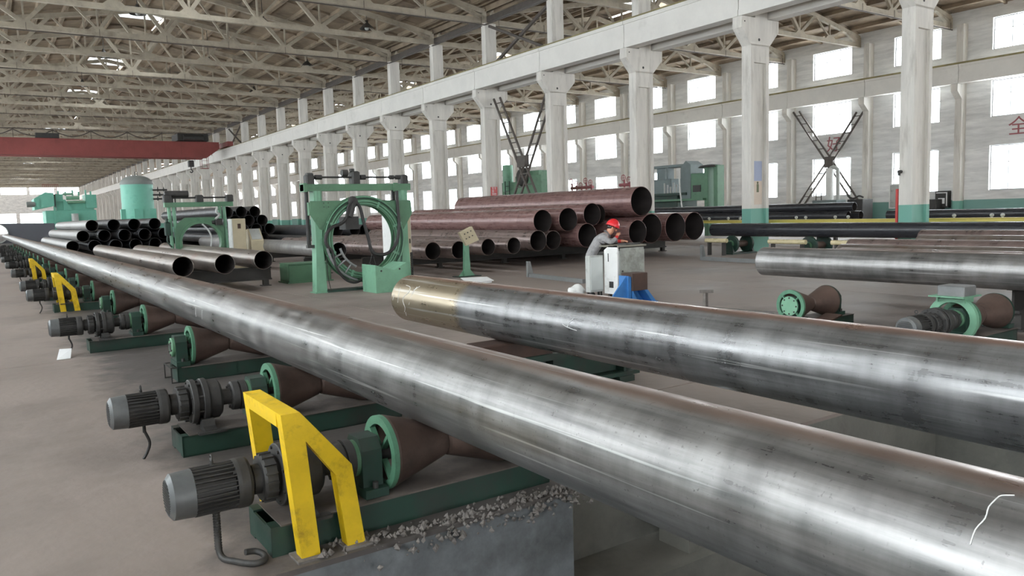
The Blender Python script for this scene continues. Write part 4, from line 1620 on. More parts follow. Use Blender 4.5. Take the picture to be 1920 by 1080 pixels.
# ================================================================== TANK, far machine, trough, crane
root = thing('pressure_tank', (9.66, 62, 0), 'tall teal pressure tank with grey domed top', 'tank')
b = MB()
b.lathe([(1.7, 0), (1.75, .8), (2.0, 1.05), (2.02, 1.07), (4.5, 1.07), (4.52, 1.05)], (9.66, 62, 0), 'z', 40)
put('shell', b, M_teal, root)
b = MB()
b.lathe([(4.5, 1.09), (4.62, 1.09)] + [(4.62 + .55 * math.sin(a * PI / 16), 1.07 * math.cos(a * PI / 16)) for a in range(9)], (9.66, 62, 0), 'z', 40)
put('dome', b, M_greyroof, root, label='grey domed lid')
b = MB()
b.tube([(9.6, 62, 5.1), (9.6, 62, 5.42), (9.75, 62, 5.42), (9.75, 62, 5.1)], .025, n=6, sub=1)
put('lifting_handle', b, M_cast, root)
for a in (200, 260, 320, 80):
    t_ = math.radians(a)
    x, y = 9.66 + 1.0 * math.cos(t_), 62 + 1.0 * math.sin(t_)
    b = MB()
    b.box(x - .28, y - .2, 0, x + .28, y + .2, 2.75)
    put('leg', b, M_teal, root)
b = MB()
for z, L in ((4.1, .9), (3.75, 1.3), (3.45, .8)):
    b.cyl((10.6, 61.6, z), (10.7 + L, 61.5, z), .06, n=8)
    for k in (0.3, .75):
        b.lathe([(-.03, .13), (.03, .13)], (10.7 + L * k, 61.55, z), 'x', 10)
        b.cyl((10.7 + L * k, 61.55, z), (10.7 + L * k, 61.55, z + .22), .03, n=6)
b.cyl((11.9, 61.5, 2.0), (11.9, 61.5, 3.8), .07, n=8)
b.cyl((12.1, 61.5, 2.0), (12.1, 61.5, 3.5), .05, n=8)
put('valve_piping', b, M_cast, root)

root = thing('hydraulic_press', (8, 100, 0), 'large teal hydraulic press at the far end behind the left pipe stack', 'press')
b = MB()
b.bbox(6.2, 100, 0, 11.2, 105, 3.4, .05)
b.box(7.0, 99.9, 1.9, 7.2, 100, 3.8)
put('body', b, M_teal, root)
b = MB()
b.prism([(5.2, 3.5), (7.1, 3.9), (7.1, 5.3), (6.3, 5.4), (5.2, 4.7)], 'xz', 99.6, 104)
b.box(5.4, 99.5, 3.8, 5.7, 99.6, 4.6)
put('inclined_housing', b, M_teal, root)
b = MB()
b.box(7.3, 100.2, 3.4, 11.0, 104, 4.4)
b.box(7.3, 100.0, 4.4, 8.0, 103, 5.2)
b.box(10.2, 100.0, 3.6, 11.3, 103, 5.1)
b.prism([(8.0, 3.4), (8.9, 3.4), (8.2, 4.6), (8.0, 4.6)], 'xz', 100, 100.2)
put('upper_block', b, M_teal, root)
for x0, x1, z, r in ((8.3, 9.6, 4.75, .22), (8.4, 10.1, 4.3, .16), (8.0, 9.0, 5.2, .12)):
    b = MB()
    b.cyl((x0, 99.9, z), (x1, 99.9, z), r, n=14)
    put('cylinder', b, M_mint, root)
for x in (7.6, 8.3, 9.0, 9.6, 10.3, 10.8):
    b = MB()
    b.cyl((x, 100.4, 5.0), (x, 100.4, 5.55 + .1 * math.sin(x * 5)), .09, n=8)
    put('valve_stem', b, M_teal, root)
b = MB()
for k in range(9):
    x = 6.2 + 1.5 * k / 8
    b.bar((x, 101, 5.2), (x, 101, 6.35), .04, .04)
for z in (5.8, 6.3):
    b.bar((6.2, 101, z), (7.7, 101, z), .04, .04)
b.box(6.1, 100.9, 5.12, 7.8, 102, 5.2)
put('guard_railing', b, M_red, root, label='red guard railing')
b = MB()
b.cyl((4.5, 99.8, 4.1), (5.3, 99.8, 4.1), .3, n=14)
put('end_cap', b, M_greyroof, root)
b = MB()
b.cyl((9.0, 99.7, 2.1), (9.0, 99.7, 3.0), .35, n=16)
put('accumulator', b, M_grey, root)

root = thing('test_trough', (4.2, 97, 0), 'dark grey steel shield with round opening where the bright pipe ends', 'shield')
b = MB()
n = 36
CX, CZ, Rr = 1.55, 1.05, .95
outl, hole = [], []
pl = [(.2, 0), (6.9, 0), (6.9, 2.02), (.2, 2.16)]
hole = [(CX + Rr * math.cos(2 * PI * i / n), CZ + Rr * math.sin(2 * PI * i / n)) for i in range(n)]
outl = [out_pt(2 * PI * i / n) for i in range(n)]
for yy, fl_ in ((98.9, False), (99.05, True)):
    vs = [(u, yy, v) for u, v in hole] + [(u, yy, v) for u, v in outl]
    b.add(vs, [((i, (i + 1) % n, n + (i + 1) % n, n + i) if not fl_ else (i, n + i, n + (i + 1) % n, (i + 1) % n)) for i in range(n)])
for loop in (hole, outl):
    vs = [(u, 98.9, v) for u, v in loop] + [(u, 99.05, v) for u, v in loop]
    b.add(vs, [(i, n + i, n + (i + 1) % n, (i + 1) % n) for i in range(n)])
put('shield_plate', b, M_shield, root)
b = MB()
b.lathe([(0, Rr), (0, Rr + .1), (.2, Rr + .1), (.2, Rr)], (CX, 98.75, CZ), 'y', 36, closed=True)
put('port_ring', b, M_grey, root)

# overhead crane
cy = 88.5
root = thing('overhead_crane', (9.5, cy, 9.76), 'red overhead bridge crane spanning the left bay', 'crane')
b = MB()
XA, XB = XL + .9, 22.9
for y in (cy, cy + 2.2):
    b.prism([(XA, 9.4), (XA + 1.6, 8.62), (20.9, 8.5), (22.3, 9.5), (22.3, 10.15), (XA, 10.25)], 'xz', y, y + .4)
gir = put('girder', b, M_red, root)
b = MB()
for k in range(16):
    x = XA + 1.9 + k * 1.55
    b.box(x, cy - .012, 8.75, x + .05, cy, 10.1)
b.box(XA + 1, cy - .03, 8.5, 20.9, cy + .43, 8.54)
b.box(XA, cy - .05, 10.16, 22.3, cy + .45, 10.22)
put('girder_stiffener', b, M_red, gir)
for x in (23.34, XL + .85):
    b = MB()
    b.bbox(x - .3, cy - .6, 9.78, x + .3, cy + 3.2, 10.3, .03)
    e = put('end_truck', b, M_red, root)
    for y in (cy - .2, cy + 2.8):
        w_ = MB()
        w_.lathe([(-.07, .2), (.07, .2)], (x, y, 9.95), 'x', 16)
        put('wheel', w_, M_cast, e)
b = MB()
b.bbox(18.05, cy - .2, 10.3, 21.2, cy + 2.8, 11.05, .05)
b.cyl((18.6, cy - .35, 10.6), (20.6, cy - .35, 10.6), .3, n=14)
put('trolley', b, M_cast, root)
b = MB()
for x in (19.0, 19.9):
    b.cyl((x, cy + 1, 10.3), (x, cy + 1, 8.2), .02, n=6)
b.bbox(19.2, cy + .7, 7.6, 19.75, cy + 1.3, 8.3, .06)
b.tube([(19.47, cy + 1, 7.6), (19.47, cy + 1, 7.35), (19.62, cy + 1, 7.15), (19.47, cy + 1, 7.0), (19.33, cy + 1, 7.12)], .06, n=8)
put('hook_block', b, M_cast, root)
b = MB()
for x in (20.3, 21.0):
    for y in (cy - .3, cy + .4):
        b.bar((x, y, 7.4), (x, y, 8.8), .04, .04)
for z in (7.4, 7.8, 8.2, 8.6):
    b.bar((20.3, cy - .3, z), (21.0, cy - .3, z), .03, .03)
b.box(20.25, cy - .35, 7.36, 21.05, cy + .45, 7.4)
put('access_cage', b, M_red, root)
b = MB()
b.bar((XA, cy + .1, 11.1), (18, cy + .1, 11.0), .05, .05)
for k in range(7):
    x = XA + .5 + k * 3.3
    b.bar((x, cy + .1, 10.2), (x, cy + .1, 11.1), .05, .05)
put('festoon_rail', b, M_steel_dk, root)
for k in range(6):
    x = XA + .5 + k * 3.3
    c = MB()
    c.tube([(x, cy - .02, 11.0), (x + .8, cy - .02, 10.6), (x + 1.65, cy - .02, 10.42), (x + 2.5, cy - .02, 10.6), (x + 3.3, cy - .02, 11.0)], .05, n=6)
    put('festoon_cable', c, M_steel_dk, root)
b = MB()
b.bbox(5.2, cy - .2, 10.25, 7.2, cy + .3, 10.7, .03)
put('junction_box', b, M_cast, root)

# ================================================================== ladder braces


def ladder(p, q, off, name, root, w=.09, rungs=10):
    p, q, off = Vector(p), Vector(q), Vector(off)
    for k, s in enumerate((-.5, .5)):
        b = MB()
        b.bar(p + off * s, q + off * s, w, w)
        put(name, b, M_steel_dk, root)
    for i in range(rungs):
        t_ = (i + .5) / rungs
        c = p.lerp(q, t_)
        r = MB()
        r.bar(c - off * .5, c + off * .5, .05, .05)
        put('rung', r, M_steel_dk, root)


root = thing('cross_brace', (24.2, 34, 0), 'dark ladder-like X brace between two main columns, in front of the green press', 'brace')
ladder((24.1, 36.3, 8.0), (24.1, 31.6, .05), (0, .62, 0), 'brace_leg', root, rungs=14)
ladder((24.2, 31.6, 7.7), (24.2, 36.3, .05), (0, .62, 0), 'brace_leg', root, rungs=14)
b = MB()
b.box(24.0, 33.7, 4.1, 24.3, 34.4, 4.7)
put('node_plate', b, M_steel_dk, root)
root = thing('cross_brace', (49.8, 33, 0), 'grey ladder brace on the outer wall by the red lettering', 'brace')
ladder((49.9, 35.7, 8.4), (49.9, 32.95, 4.6), (0, .5, 0), 'brace_leg', root, w=.1, rungs=6)
ladder((49.9, 30.7, 7.8), (49.9, 32.95, 4.6), (0, .5, 0), 'brace_leg', root, w=.1, rungs=6)
ladder((49.9, 32.95, 4.6), (49.9, 35.4, 1.4), (0, .5, 0), 'brace_leg', root, w=.1, rungs=6)
ladder((49.9, 32.95, 4.6), (49.9, 30.9, 1.7), (0, .5, 0), 'brace_leg', root, w=.1, rungs=6)
b = MB()
b.box(49.75, 32.6, 4.2, 50.0, 33.3, 4.95)
put('node_plate', b, M_steel_dk, root)
for y0 in (84.9,):
    root = thing('cross_brace', (24, y0 + 3, 9.6), 'dark slender X brace high between columns near the red crane', 'brace')
    for a, c in (((23.9, y0 + .4, 11.9), (23.9, y0 + 5.6, 9.7)), ((23.95, y0 + .4, 9.7), (23.95, y0 + 5.6, 11.9))):
        b = MB()
        b.bar(a, c, .12, .12)
        put('brace_leg', b, M_steel_dk, root)
root = thing('cross_brace', (24, 33.9, 9.6), 'rusty dark brace above the crane beam at the fourth main column', 'brace')
for a, c in (((23.95, 36.6, 11.9), (23.95, 31.2, 9.7)), ((24.02, 36.6, 9.7), (24.02, 31.2, 11.9))):
    b = MB()
    b.bar(a, c, .13, .13)
    put('brace_leg', b, M_steel_dk, root)

# ================================================================== machines in the right bay
root = thing('green_press', (36, 50.3, 0), 'green press behind the ladder brace between the main columns', 'press')
b = MB()
b.bbox(35.5, 47.6, 0, 38, 53.3, 4.1, .05)
put('body', b, M_green, root)
b = MB()
b.bbox(35.3, 47.5, 2.9, 35.5, 50.9, 4.5, .03)
b.box(35.48, 48, 4.1, 37.5, 50.5, 4.85)
put('upper_block', b, M_green, root)
b = MB()
b.cyl((35.7, 52.5, 3.4), (35.7, 52.5, 5.5), .42, n=20)
put('accumulator', b, M_mint, root, label='pale green ribbed accumulator')
b = MB()
b.ball((35.3, 49.8, 4.4), .75, 14, 8, sx=.6)
put('pump', b, M_cast, root)
b = MB()
b.box(35.45, 50.4, 2.9, 35.5, 51.2, 3.5)
put('opening', b, M_black, root)
b = MB()
for k in range(8):
    b.bar((35.2, 51.6, 1 + k * .4), (35.2, 52.2, 1 + k * .4), .05, .05)
for y in (51.6, 52.2):
    b.bar((35.2, y, 0), (35.2, y, 4.2), .06, .06)
put('ladder', b, M_dgreen, root)

for lab, y0, y1 in (('red pipe manifold with hand wheels, left of the white pipe column', 47.0, 49.7), ('small red manifold partly behind the third main column', 42.6, 43.9)):
    root = thing('valve_manifold', (40, (y0 + y1) / 2, 0), lab, 'manifold', 'red manifolds in the right bay')
    b = MB()
    for z in (3.0, 3.5):
        b.cyl((40, y0, z), (40, y1, z), .12, n=10)
    put('header_pipe', b, M_redpaint, root)
    k = 0
    y = y0 + .2
    while y < y1:
        b = MB()
        b.cyl((40, y, 0), (40, y, 3.7 + .2 * math.sin(k * 2.1)), .07, n=8)
        put('riser', b, M_redpaint, root)
        b = MB()
        zc = 3.85 + .2 * math.sin(k * 2.1)
        b.tube([(39.9, y + .22 * math.cos(a * PI / 6), zc + .22 * math.sin(a * PI / 6)) for a in range(13)], .03, n=5, sub=1)
        b.bar((39.9, y - .22, zc), (39.9, y + .22, zc), .03, .03)
        b.bar((39.9, y, zc - .22), (39.9, y, zc + .22), .03, .03)
        put('hand_wheel', b, M_redpaint, root)
        y += .6
        k += 1

root = thing('welding_machine', (36, 33.5, 0), 'tall blue-green machine with platform and gabled cabinet between main columns', 'machine')
b = MB()
b.bbox(35.6, 33.9, 0, 37.4, 36.3, 2.5, .04)
b.box(35.4, 33.0, 2.45, 37.4, 36.3, 2.6)
put('base_body', b, M_dgreen, root)
b = MB()
b.bbox(35.8, 34.6, 2.6, 37, 36.2, 3.5, .04)
b.box(36, 35.3, 3.5, 36.8, 36.0, 4.2)
put('upper_body', b, M_bluegrey, root)
b = MB()
b.box(35.8, 33.5, 4.2, 37, 36.4, 4.35)
for y in (33.6, 34.9, 36.2):
    b.box(35.85, y, 2.6, 35.97, y + .12, 4.2)
put('overhead_frame', b, M_bluegrey, root)
b = MB()
b.prism([(32.7, 2.2), (33.5, 2.2), (33.5, 4.1), (33.1, 4.5), (32.7, 4.25)], 'yz', 35.5, 36.6)
put('gabled_cabinet', b, M_bluegrey, root)
b = MB()
b.bbox(35.5, 31.6, 2.2, 36.5, 32.7, 3.7, .03)
b.box(35.2, 31.5, 2.1, 36.6, 36.2, 2.22)
put('control_housing', b, M_green, root)
b = MB()
b.box(35.46, 31.9, 2.6, 35.5, 32.5, 3.0)
put('monitor', b, M_cast, root)
for y in (31.65, 30.95):
    b = MB()
    b.bbox(35.5, y - .3, 0, 36.1, y, 4.1, .02)
    put('mast', b, M_green, root)
b = MB()
b.lathe([(0, .75), (.12, .6), (.2, .1)], (35.8, 31.4, 4.0), 'z', 16)
put('mast_hood', b, M_cast, root)
b = MB()
b.bbox(35.3, 32.0, .9, 36.2, 33.2, 1.5, .05)
b.cyl((35.6, 32.6, 1.5), (35.6, 32.6, 1.75), .5, n=16)
b.cyl((35.6, 32.6, 0), (35.6, 32.6, .9), .3, n=12)
put('pump_set', b, M_grey, root)
b = MB()
b.tube([(35.3, 33.4, 4.0), (35.2, 33.3, 3), (35.2, 33.1, 1.4), (35.2, 33.1, .2)], .05, n=8)
put('hose', b, M_white, root)
for i in range(6):
    b = MB()
    y = 33.6 + .25 * i
    b.cyl((35.5, y, 2.6), (35.5, y, 3.0 + .12 * (i % 3)), .06, n=8)
    put('valve_stem', b, M_grey, root)

root = thing('standpipe', (47, 31, 0), 'white standpipe with elbow bend in front of a bright window', 'standpipe')
b = MB()
b.cyl((47, 31.0, 0), (47, 31.0, 4.0), .24, n=20)
put('pipe_body', b, M_white, root)
b = MB()
b.tube([(47, 31.0, 3.9), (47, 30.85, 4.05), (47, 30.55, 3.95), (47, 30.42, 3.5), (47, 30.42, 0.1)], .12, n=10)
put('elbow_pipe', b, M_grey, root)
b = MB()
for k in range(6):
    b.bar((46.8, 31.5, .6 + .3 * k), (46.8, 31.9, .6 + .3 * k), .04, .04)
for y in (31.5, 31.9):
    b.bar((46.8, y, 0), (46.8, y, 2.4), .05, .05)
put('ladder', b, M_steel_dk, root)
b = MB()
b.bbox(46.5, 30.2, 0, 47.6, 32.0, 1.9, .03)
put('base_block', b, M_bluegrey, root)
b = MB()
b.bbox(47.4, 28.9, 0, 48.6, 30.0, 1.9, .03)
b.tube([(47.3, 29.9, 2.15), (47.3, 29.5, 1.95), (47.3, 29.1, 2.1), (47.3, 28.8, 2.0)], .06, n=6)
put('pump_unit', b, M_cast, label='dark pump unit beside the white standpipe', category='pump')

root = thing('notice_frame', (50.2, 28.3, 1.6), 'grey framed notice board leaning on the outer wall left of the red post', 'board')
b = MB()
for y0_, y1_, z0_, z1_ in ((27.82, 27.9, 1.2, 2.83), (28.65, 28.73, 1.2, 2.83), (27.9, 28.65, 2.75, 2.83), (27.9, 28.65, 1.2, 1.28)):
    b.box(50.18, y0_, z0_, 50.26, y1_, z1_)
put('frame', b, M_white, root)
b = MB()
b.box(50.22, 27.9, 1.28, 50.25, 28.65, 2.75)
put('board', b, M_grey, root)
root = thing('wall_cabinet', (50, 25.2, 1.2), 'dark wall cabinet with white label beside the rightmost column', 'cabinet')
b = MB()
b.bbox(49.9, 24.75, 1.2, XR, 25.55, 2.25, .02)
put('body', b, M_cast, root)
b = MB()
b.box(49.88, 24.95, 1.45, 49.9, 25.35, 1.8)
put('label_plate', b, M_paper, root)
b = MB()
b.box(49.88, 24.82, 2.1, 49.9, 25.48, 2.16)
b.box(49.88, 24.8, 1.3, 49.9, 24.86, 2.16)
put('door_edge', b, M_white, root)
b = MB()
b.bbox(49.2, 25.1, 0, XR - .02, 26.1, 1.75, .03)
put('switch_box', b, M_cast, label='low dark switch box under the wall cabinet', category='box')

# ---- red post, posters, signs, wall lettering
b = MB()
b.bbox(23.60, 13.22, .0, 23.68, 13.30, 2.1, .008)
put('red_post', b, M_redsign, label='slim red post on the left side of the rightmost main column', category='post')
root = thing('poster', (24, 18.75, 2.2), 'blue and peach safety poster on the column near the black pipe', 'poster')
b = MB()
b.box(23.78, 18.838, 2.62, 24.28, 18.846, 3.35)
put('upper_panel', b, mat('poster_blue', srgb(140, 150, 178), .5, var=.05), root)
b = MB()
b.box(23.78, 18.838, 1.75, 24.28, 18.846, 2.62)
put('lower_panel', b, mat('poster_peach', srgb(196, 178, 160), .5, var=.08), root)
b = MB()
b.box(23.98, 18.832, 2.2, 24.1, 18.838, 2.5)
b.ball((24.04, 18.835, 2.55), .05, 8, 6, sy=.1)
put('figure_print', b, mat('poster_olive', srgb(90, 96, 60), .6), root)
root = thing('red_sign', (24.08, 36.7, 2.5), 'small red sign with white characters on the column by the ladder brace', 'sign')
b = MB()
b.box(23.86, 36.825, 2.5, 24.29, 36.845, 3.17)
put('sign_plate', b, M_redsign, root)


def text_mesh(name, body, size, loc, rot, material, root, depth=.004, align='CENTER'):
    cu = bpy.data.curves.new(name, 'FONT')
    cu.body = body
    cu.size = size
    cu.extrude = depth
    cu.align_x = align
    cu.align_y = 'CENTER'
    o = bpy.data.objects.new(name, cu)
    COL.objects.link(o)
    o.location = loc
    o.rotation_euler = rot
    bpy.context.view_layer.update()
    dg = bpy.context.evaluated_depsgraph_get()
    me = bpy.data.meshes.new_from_object(o.evaluated_get(dg))
    bpy.data.objects.remove(o)
    me.materials.clear()
    me.materials.append(material)
    ob = bpy.data.objects.new(name, me)
    COL.objects.link(ob)
    if root is not None:
        ob.parent = root
        ob.location = Vector(loc) - origin(root)
    else:
        ob.location = loc
    ob.rotation_euler = rot
    return ob


text_mesh('sign_characters', '安全\n第一\n预防\n为主', .16, (24.075, 36.823, 2.84), (PI / 2, 0, 0), M_paper, root)
for ch, y, z, lab in (('好', 32.9, 5.75, 'faded red character on the wall between windows, behind the ladder brace'), ('全', 21.05, 5.78, 'faded red character on the wall at the right edge of the picture')):
    o = text_mesh('wall_lettering', ch, 1.15, (XR - .012, y, z), (PI / 2, 0, -PI / 2), M_redpaint, None, .008)
    o['label'] = lab
    o['category'] = 'lettering'
b = MB()
b.box(23.51, 120.85, 2.4, 23.55, 121.15, 3.9)
put('red_sign', b, M_redsign, label='tiny far red banner on a column behind the smaller gantry', category='sign')
b = MB()
b.cyl((23.54, 13.1, 2.62), (23.40, 13.1, 2.62), .05, n=10)
b.cyl((23.42, 13.1, 2.62), (23.42, 13.1, 2.50), .04, n=8)
put('column_bell', b, M_black, label='small black bell fitting on the rightmost main column', category='bell')

# ---- yellow guide rails with knobs
root = thing('guide_rail', (25.2, 16.6, 0), 'long pale yellow guide rail with white knobs behind the main columns', 'rail')
b = MB()
b.box(25.12, 8, 1.03, 25.28, 23, 1.13)
b.box(25.06, 8, 1.13, 25.34, 23, 1.145)
put('beam', b, M_ypaint, root)
for y in (9, 13, 17, 21):
    b = MB()
    b.box(25.12, y - .08, 0, 25.28, y + .08, 1.03)
    put('support_post', b, M_sleeper, root)
for y in (10.9, 11.2, 12.3, 13.6, 15.9, 16.4, 17.6, 18.0, 19.5, 20.6, 21.2, 22.2):
    b = MB()
    b.cyl((25.2, y, 1.145), (25.2, y, 1.2), .03, n=8)
    b.ball((25.2, y, 1.22), .06, 10, 6)
    put('knob', b, M_grey, root)
for y0_, y1_, lab in ((18.15, 19.1, 'short ivory tube under the black pipe, by the maroon stack'), (15.0, 16.4, 'ivory tube under the black pipe, left of the green disc roller'), (12.9, 14.1, 'ivory tube under the black pipe, right of the green disc roller')):
    root = thing('cross_tube', (21.5, (y0_ + y1_) / 2, 0), lab, 'tube', 'ivory tubes under the black pipe')
    b = MB()
    b.cyl((21.5, y0_, .52), (21.5, y1_, .52), .075, n=16)
    put('tube_body', b, M_ivory, root)
    for y in (y0_ + .1, y1_ - .2):
        b = MB()
        b.box(21.42, y, 0, 21.58, y + .06, .45)
        put('foot', b, M_sleeper, root)


# ---- disc rollers under the black pipe
def disc_roller(y, label):
    root = thing('disc_roller', (22.4, y, 0), label, 'roller', 'disc rollers under the black pipe')
    for x in (22.25, 23.05):
        b = MB()
        b.lathe([(-.05, .08), (-.05, .29), (-.03, .31), (.03, .31), (.05, .29), (.05, .08)], (x, y, .36), 'x', 28)
        put('disc', b, M_dgreen, root)
    b = MB()
    b.lathe([(-.5, .1), (-.12, .12), (.12, .12), (.5, .1)], (22.65, y, .36), 'x', 20)
    put('drum', b, M_cone, root)
    b = MB()
    b.cyl((22.1, y, .36), (22.2, y, .36), .14, n=16)
    put('hub', b, M_green, root)
    b = MB()
    b.box(22.0, y - .25, 0, 23.3, y + .25, .06)
    b.prism([(y - .2, .06), (y + .2, .06), (y + .1, .45), (y - .1, .45)], 'yz', 22.08, 22.16)
    b.prism([(y - .2, .06), (y + .2, .06), (y + .1, .45), (y - .1, .45)], 'yz', 23.14, 23.22)
    put('stand', b, M_dgreen, root)


disc_roller(18.55, 'dark green disc roller under the black pipe by the maroon stack')
disc_roller(15.4, 'green disc roller under the black pipe behind the shiny right-hand pipe')
disc_roller(8.0, 'disc roller under the black pipe hidden beyond the dull pipes')

# ================================================================== right-hand diabolo rollers
root = thing('idle_roller', (9.4, 6.5, 0), 'rusty diabolo roller with mint bolted end cover below the shiny right pipe', 'roller')
bed(root, 8.75, 10.15)
for ob in ():
    pass
off = root.location.copy()


def at_unit(fn, *a):
    """build parts around y=0 and move them onto the unit's own line"""
    before = set(root.children)
    fn(root, *a)
    return [c for c in root.children if c not in before]


def fix(objs):
    for c in objs:
        c.location.y += off.y


fix([c for c in root.children])
fix(at_unit(cone_pair, 9.40, .40))
fix(at_unit(bearing, 9.06, -1))
fix(at_unit(bearing, 9.92, 1))
b = MB()
b.lathe([(0, 0), (0, .13), (.02, .13), (.02, .12)], (8.955, 6.5, AX), 'x', 28)
for k in range(8):
    a = k * PI / 4
    b.cyl((8.957, 6.5 + .108 * math.cos(a), AX + .108 * math.sin(a)), (8.95, 6.5 + .108 * math.cos(a), AX + .108 * math.sin(a)), .012, n=6, mi=1)
put('cover_disc', b, [M_mint, M_black], root, label='mint green bolted disc')
b = MB()
b.prism([(8.7, .17), (9.1, .17), (9.1, .22), (9.45, .42), (9.4, .45)], 'xz', 6.1, 6.28) if False else b.bar((9.0, 6.15, .14), (9.45, 6.15, .24), .24, .02)
b.box(9.05, 6.1, 0, 9.4, 6.25, .12)
put('step_plate', b, M_brownbox, root)

root = thing('roller_drive', (8.6, 4.45, 0), 'motorised diabolo roller with mint ring bracket carrying a grey block', 'roller drive')
off = root.location.copy()
bed(root, 8.5, 10.3)
fix([c for c in root.children])
fix(at_unit(gear_train, 8.13, 1, M_dgreen if False else None))
fix(at_unit(cone_pair, 9.75))
fix(at_unit(bearing, 9.27, -1))
fix(at_unit(bearing, 10.22, 1))
b = MB()
b.lathe([(0, .20), (0, .275), (.06, .275), (.06, .20)], (9.12, 4.45, AX), 'x', 36, closed=True)
b.box(9.12, 4.3, .17, 9.18, 4.6, .2)
put('ring_bracket', b, M_mint, root, label='mint ring bracket')
b = MB()
b.box(9.0, 4.27, .63, 9.42, 4.66, .645)
for y in (4.3, 4.6):
    b.box(9.1, y, .57, 9.3, y + .02, .63)
put('bracket_top', b, M_mint, root)
b = MB()
b.bbox(9.08, 4.3, .645, 9.36, 4.6, .76, .01)
put('steel_block', b, M_grey if False else mat('dull_steel_block', (.2, .2, .2), .5, metal=.5), label='square grey steel block on the mint ring bracket under the shiny right pipe', category='block')
# outrigger that carries the shiny pipe
for y, w_ in ((3.6, 'behind the mint ring bracket'), (.2, 'near end, out by the picture edge')):
    root = thing('pipe_cradle', (10.6, y, 0), 'dark V cradle holding up the shiny right pipe, ' + w_, 'cradle')
    b = MB()
    b.prism([(10.3, .02), (10.9, .02), (10.85, .67), (10.6, .585), (10.35, .67)], 'xz', y - .06, y + .06)
    put('yoke', b, M_sleeper, root)
    b = MB()
    b.box(10.2, y - .15, 0, 11.0, y + .15, .02)
    put('foot', b, M_sleeper, root)

# ---- angle brackets and rails on the floor
for x, y, h_, lab in ((12.05, 16.85, .42, 'grey angle bracket standing on the floor left of the console'), (19.3, 17.3, .5, 'grey angle bracket standing on the floor right of the maroon stack')):
    root = thing('floor_bracket', (x, y, 0), lab, 'bracket', 'grey angle brackets on the floor')
    b = MB()
    b.prism([(x - .06, 0), (x + .14, 0), (x + .02, h_), (x - .06, h_)], 'xz', y - .04, y + .04)
    put('upright', b, M_ggrey, root)
    b = MB()
    b.bar((x, y - .05, .05), (x - .25, y - 2.6, .05), .1, .1) if x < 15 else b.bar((x, y - .05, .06), (x - .2, y - 2.4, .06), .12, .12)
    put('floor_bar', b, M_ggrey, root)
root = thing('floor_stop', (10, 8.9, 0), 'rusty T-shaped stop rail on the floor right of the blue stand', 'stop')
b = MB()
b.bar((9.9, 9.5, .03), (10.3, 7.0, .03), .12, .06)
b.bar((9.96, 9.7, .02), (10.36, 7.0, .02), .3, .02)
put('floor_rail', b, M_rubble, root)
b = MB()
b.bar((10.0, 8.9, .06), (10.0, 8.9, .32), .06, .06)
b.bar((9.92, 8.95, .32), (10.1, 8.82, .32), .05, .05)
put('t_post', b, M_rubble, root)
b = MB()
b.box(9.9, 16.3, 0, 10.5, 16.75, .05)
b.add([(9.86, 16.5, .05), (10.5, 16.2, .05), (10.55, 16.6, .12), (9.92, 16.85, .12), (9.86, 16.5, .06), (10.5, 16.2, .06), (10.55, 16.6, .13), (9.92, 16.85, .13)],
      [(3, 2, 1, 0), (4, 5, 6, 7), (0, 1, 5, 4), (1, 2, 6, 5), (2, 3, 7, 6), (3, 0, 4, 7)])
put('white_panel', b, M_paper, label='white offcut panel lying on the floor before the control post', category='panel')

# ---- pendant lamps under the roof: black conical shades
LAMPS = ('black pendant lamp right under the nearest bright skylight', 'black pendant lamp under the second bright skylight', 'black pendant lamp halfway between second skylight and column heads',
         'black pendant lamp in the middle of the far left-bay trusses', 'black pendant lamp close to the column heads, left bay', 'black pendant lamp nearest the camera beside the column heads',
         'black pendant lamp in mid bay, row of the nearest skylight', 'black pendant lamp under the third skylight', 'farthest black pendant lamp beside the column heads', 'black pendant lamp in the right bay, between the two rightmost columns')
for i, (x, y, z) in enumerate(((7.71, 45.1, 12.55), (7.6, 57.4, 12.55), (14.0, 56.9, 12.55), (14.1, 70, 12.55), (20.3, 55, 12.55), (19.6, 43, 12.6), (14, 44.5, 12.6), (7.6, 70, 12.55), (20.3, 68, 12.55), (33, 24.2, 12.2))):
    root = thing('pendant_lamp', (x, y, z), LAMPS[i], 'lamp', 'pendant lamps under the trusses')
    b = MB()
    b.lathe([(0, .42), (.02, .42), (.36, .1), (.5, .07), (.5, 0)], (x, y, z), 'z', 20)
    put('lamp_shade', b, M_lamp, root)
    b = MB()
    b.ball((x, y, z + .06), .13, 12, 8)
    put('bulb', b, M_grey, root)
    b = MB()
    b.cyl((x, y, z + .5), (x, y, roof_z(x, *((XL + .1, 24.05) if x < 24 else (24.2, XR - .05))) - .05), .02, n=6)
    put('stem', b, M_lamp, root)

# ================================================================== CONSOLE, STAND, WORKER
root = thing('operator_console', (10.28, 11.2, 0), 'white and grey operator console the worker leans on', 'console')
X0, X1, YA, YB = 9.93, 10.63, 11.0, 11.38
b = MB()
b.prism([(YA, .12), (YB, .12), (YB, .96), (YA + .25, 1.04), (YA, 1.05)], 'yz', X0, X0 + .03)
sp = put('side_panel', b, M_white, root, label='white side panel')
c = MB()
c.box(X0 - .004, YA + .12, .24, X0, YA + .24, .36)
put('socket_hole', c, M_black, sp)
c = MB()
c.box(X0 - .004, YA + .25, .74, X0, YA + .27, .9)
put('vent_slot', c, M_cast, sp)
b = MB()
b.box(X0 + .03, YA, .12, X1, YB, .95)
put('body', b, M_grey, root)
b = MB()
b.box(X0 + .06, YA - .018, .5, X1 - .03, YA, 1.0)
d = put('door', b, mat('mottled_grey_panel', srgb(150, 152, 145), .55, var=.25, scale=6, dirt=srgb(110, 110, 100), dirt_amt=.4, dirt_scale=5), root, label='mottled grey door')
c = MB()
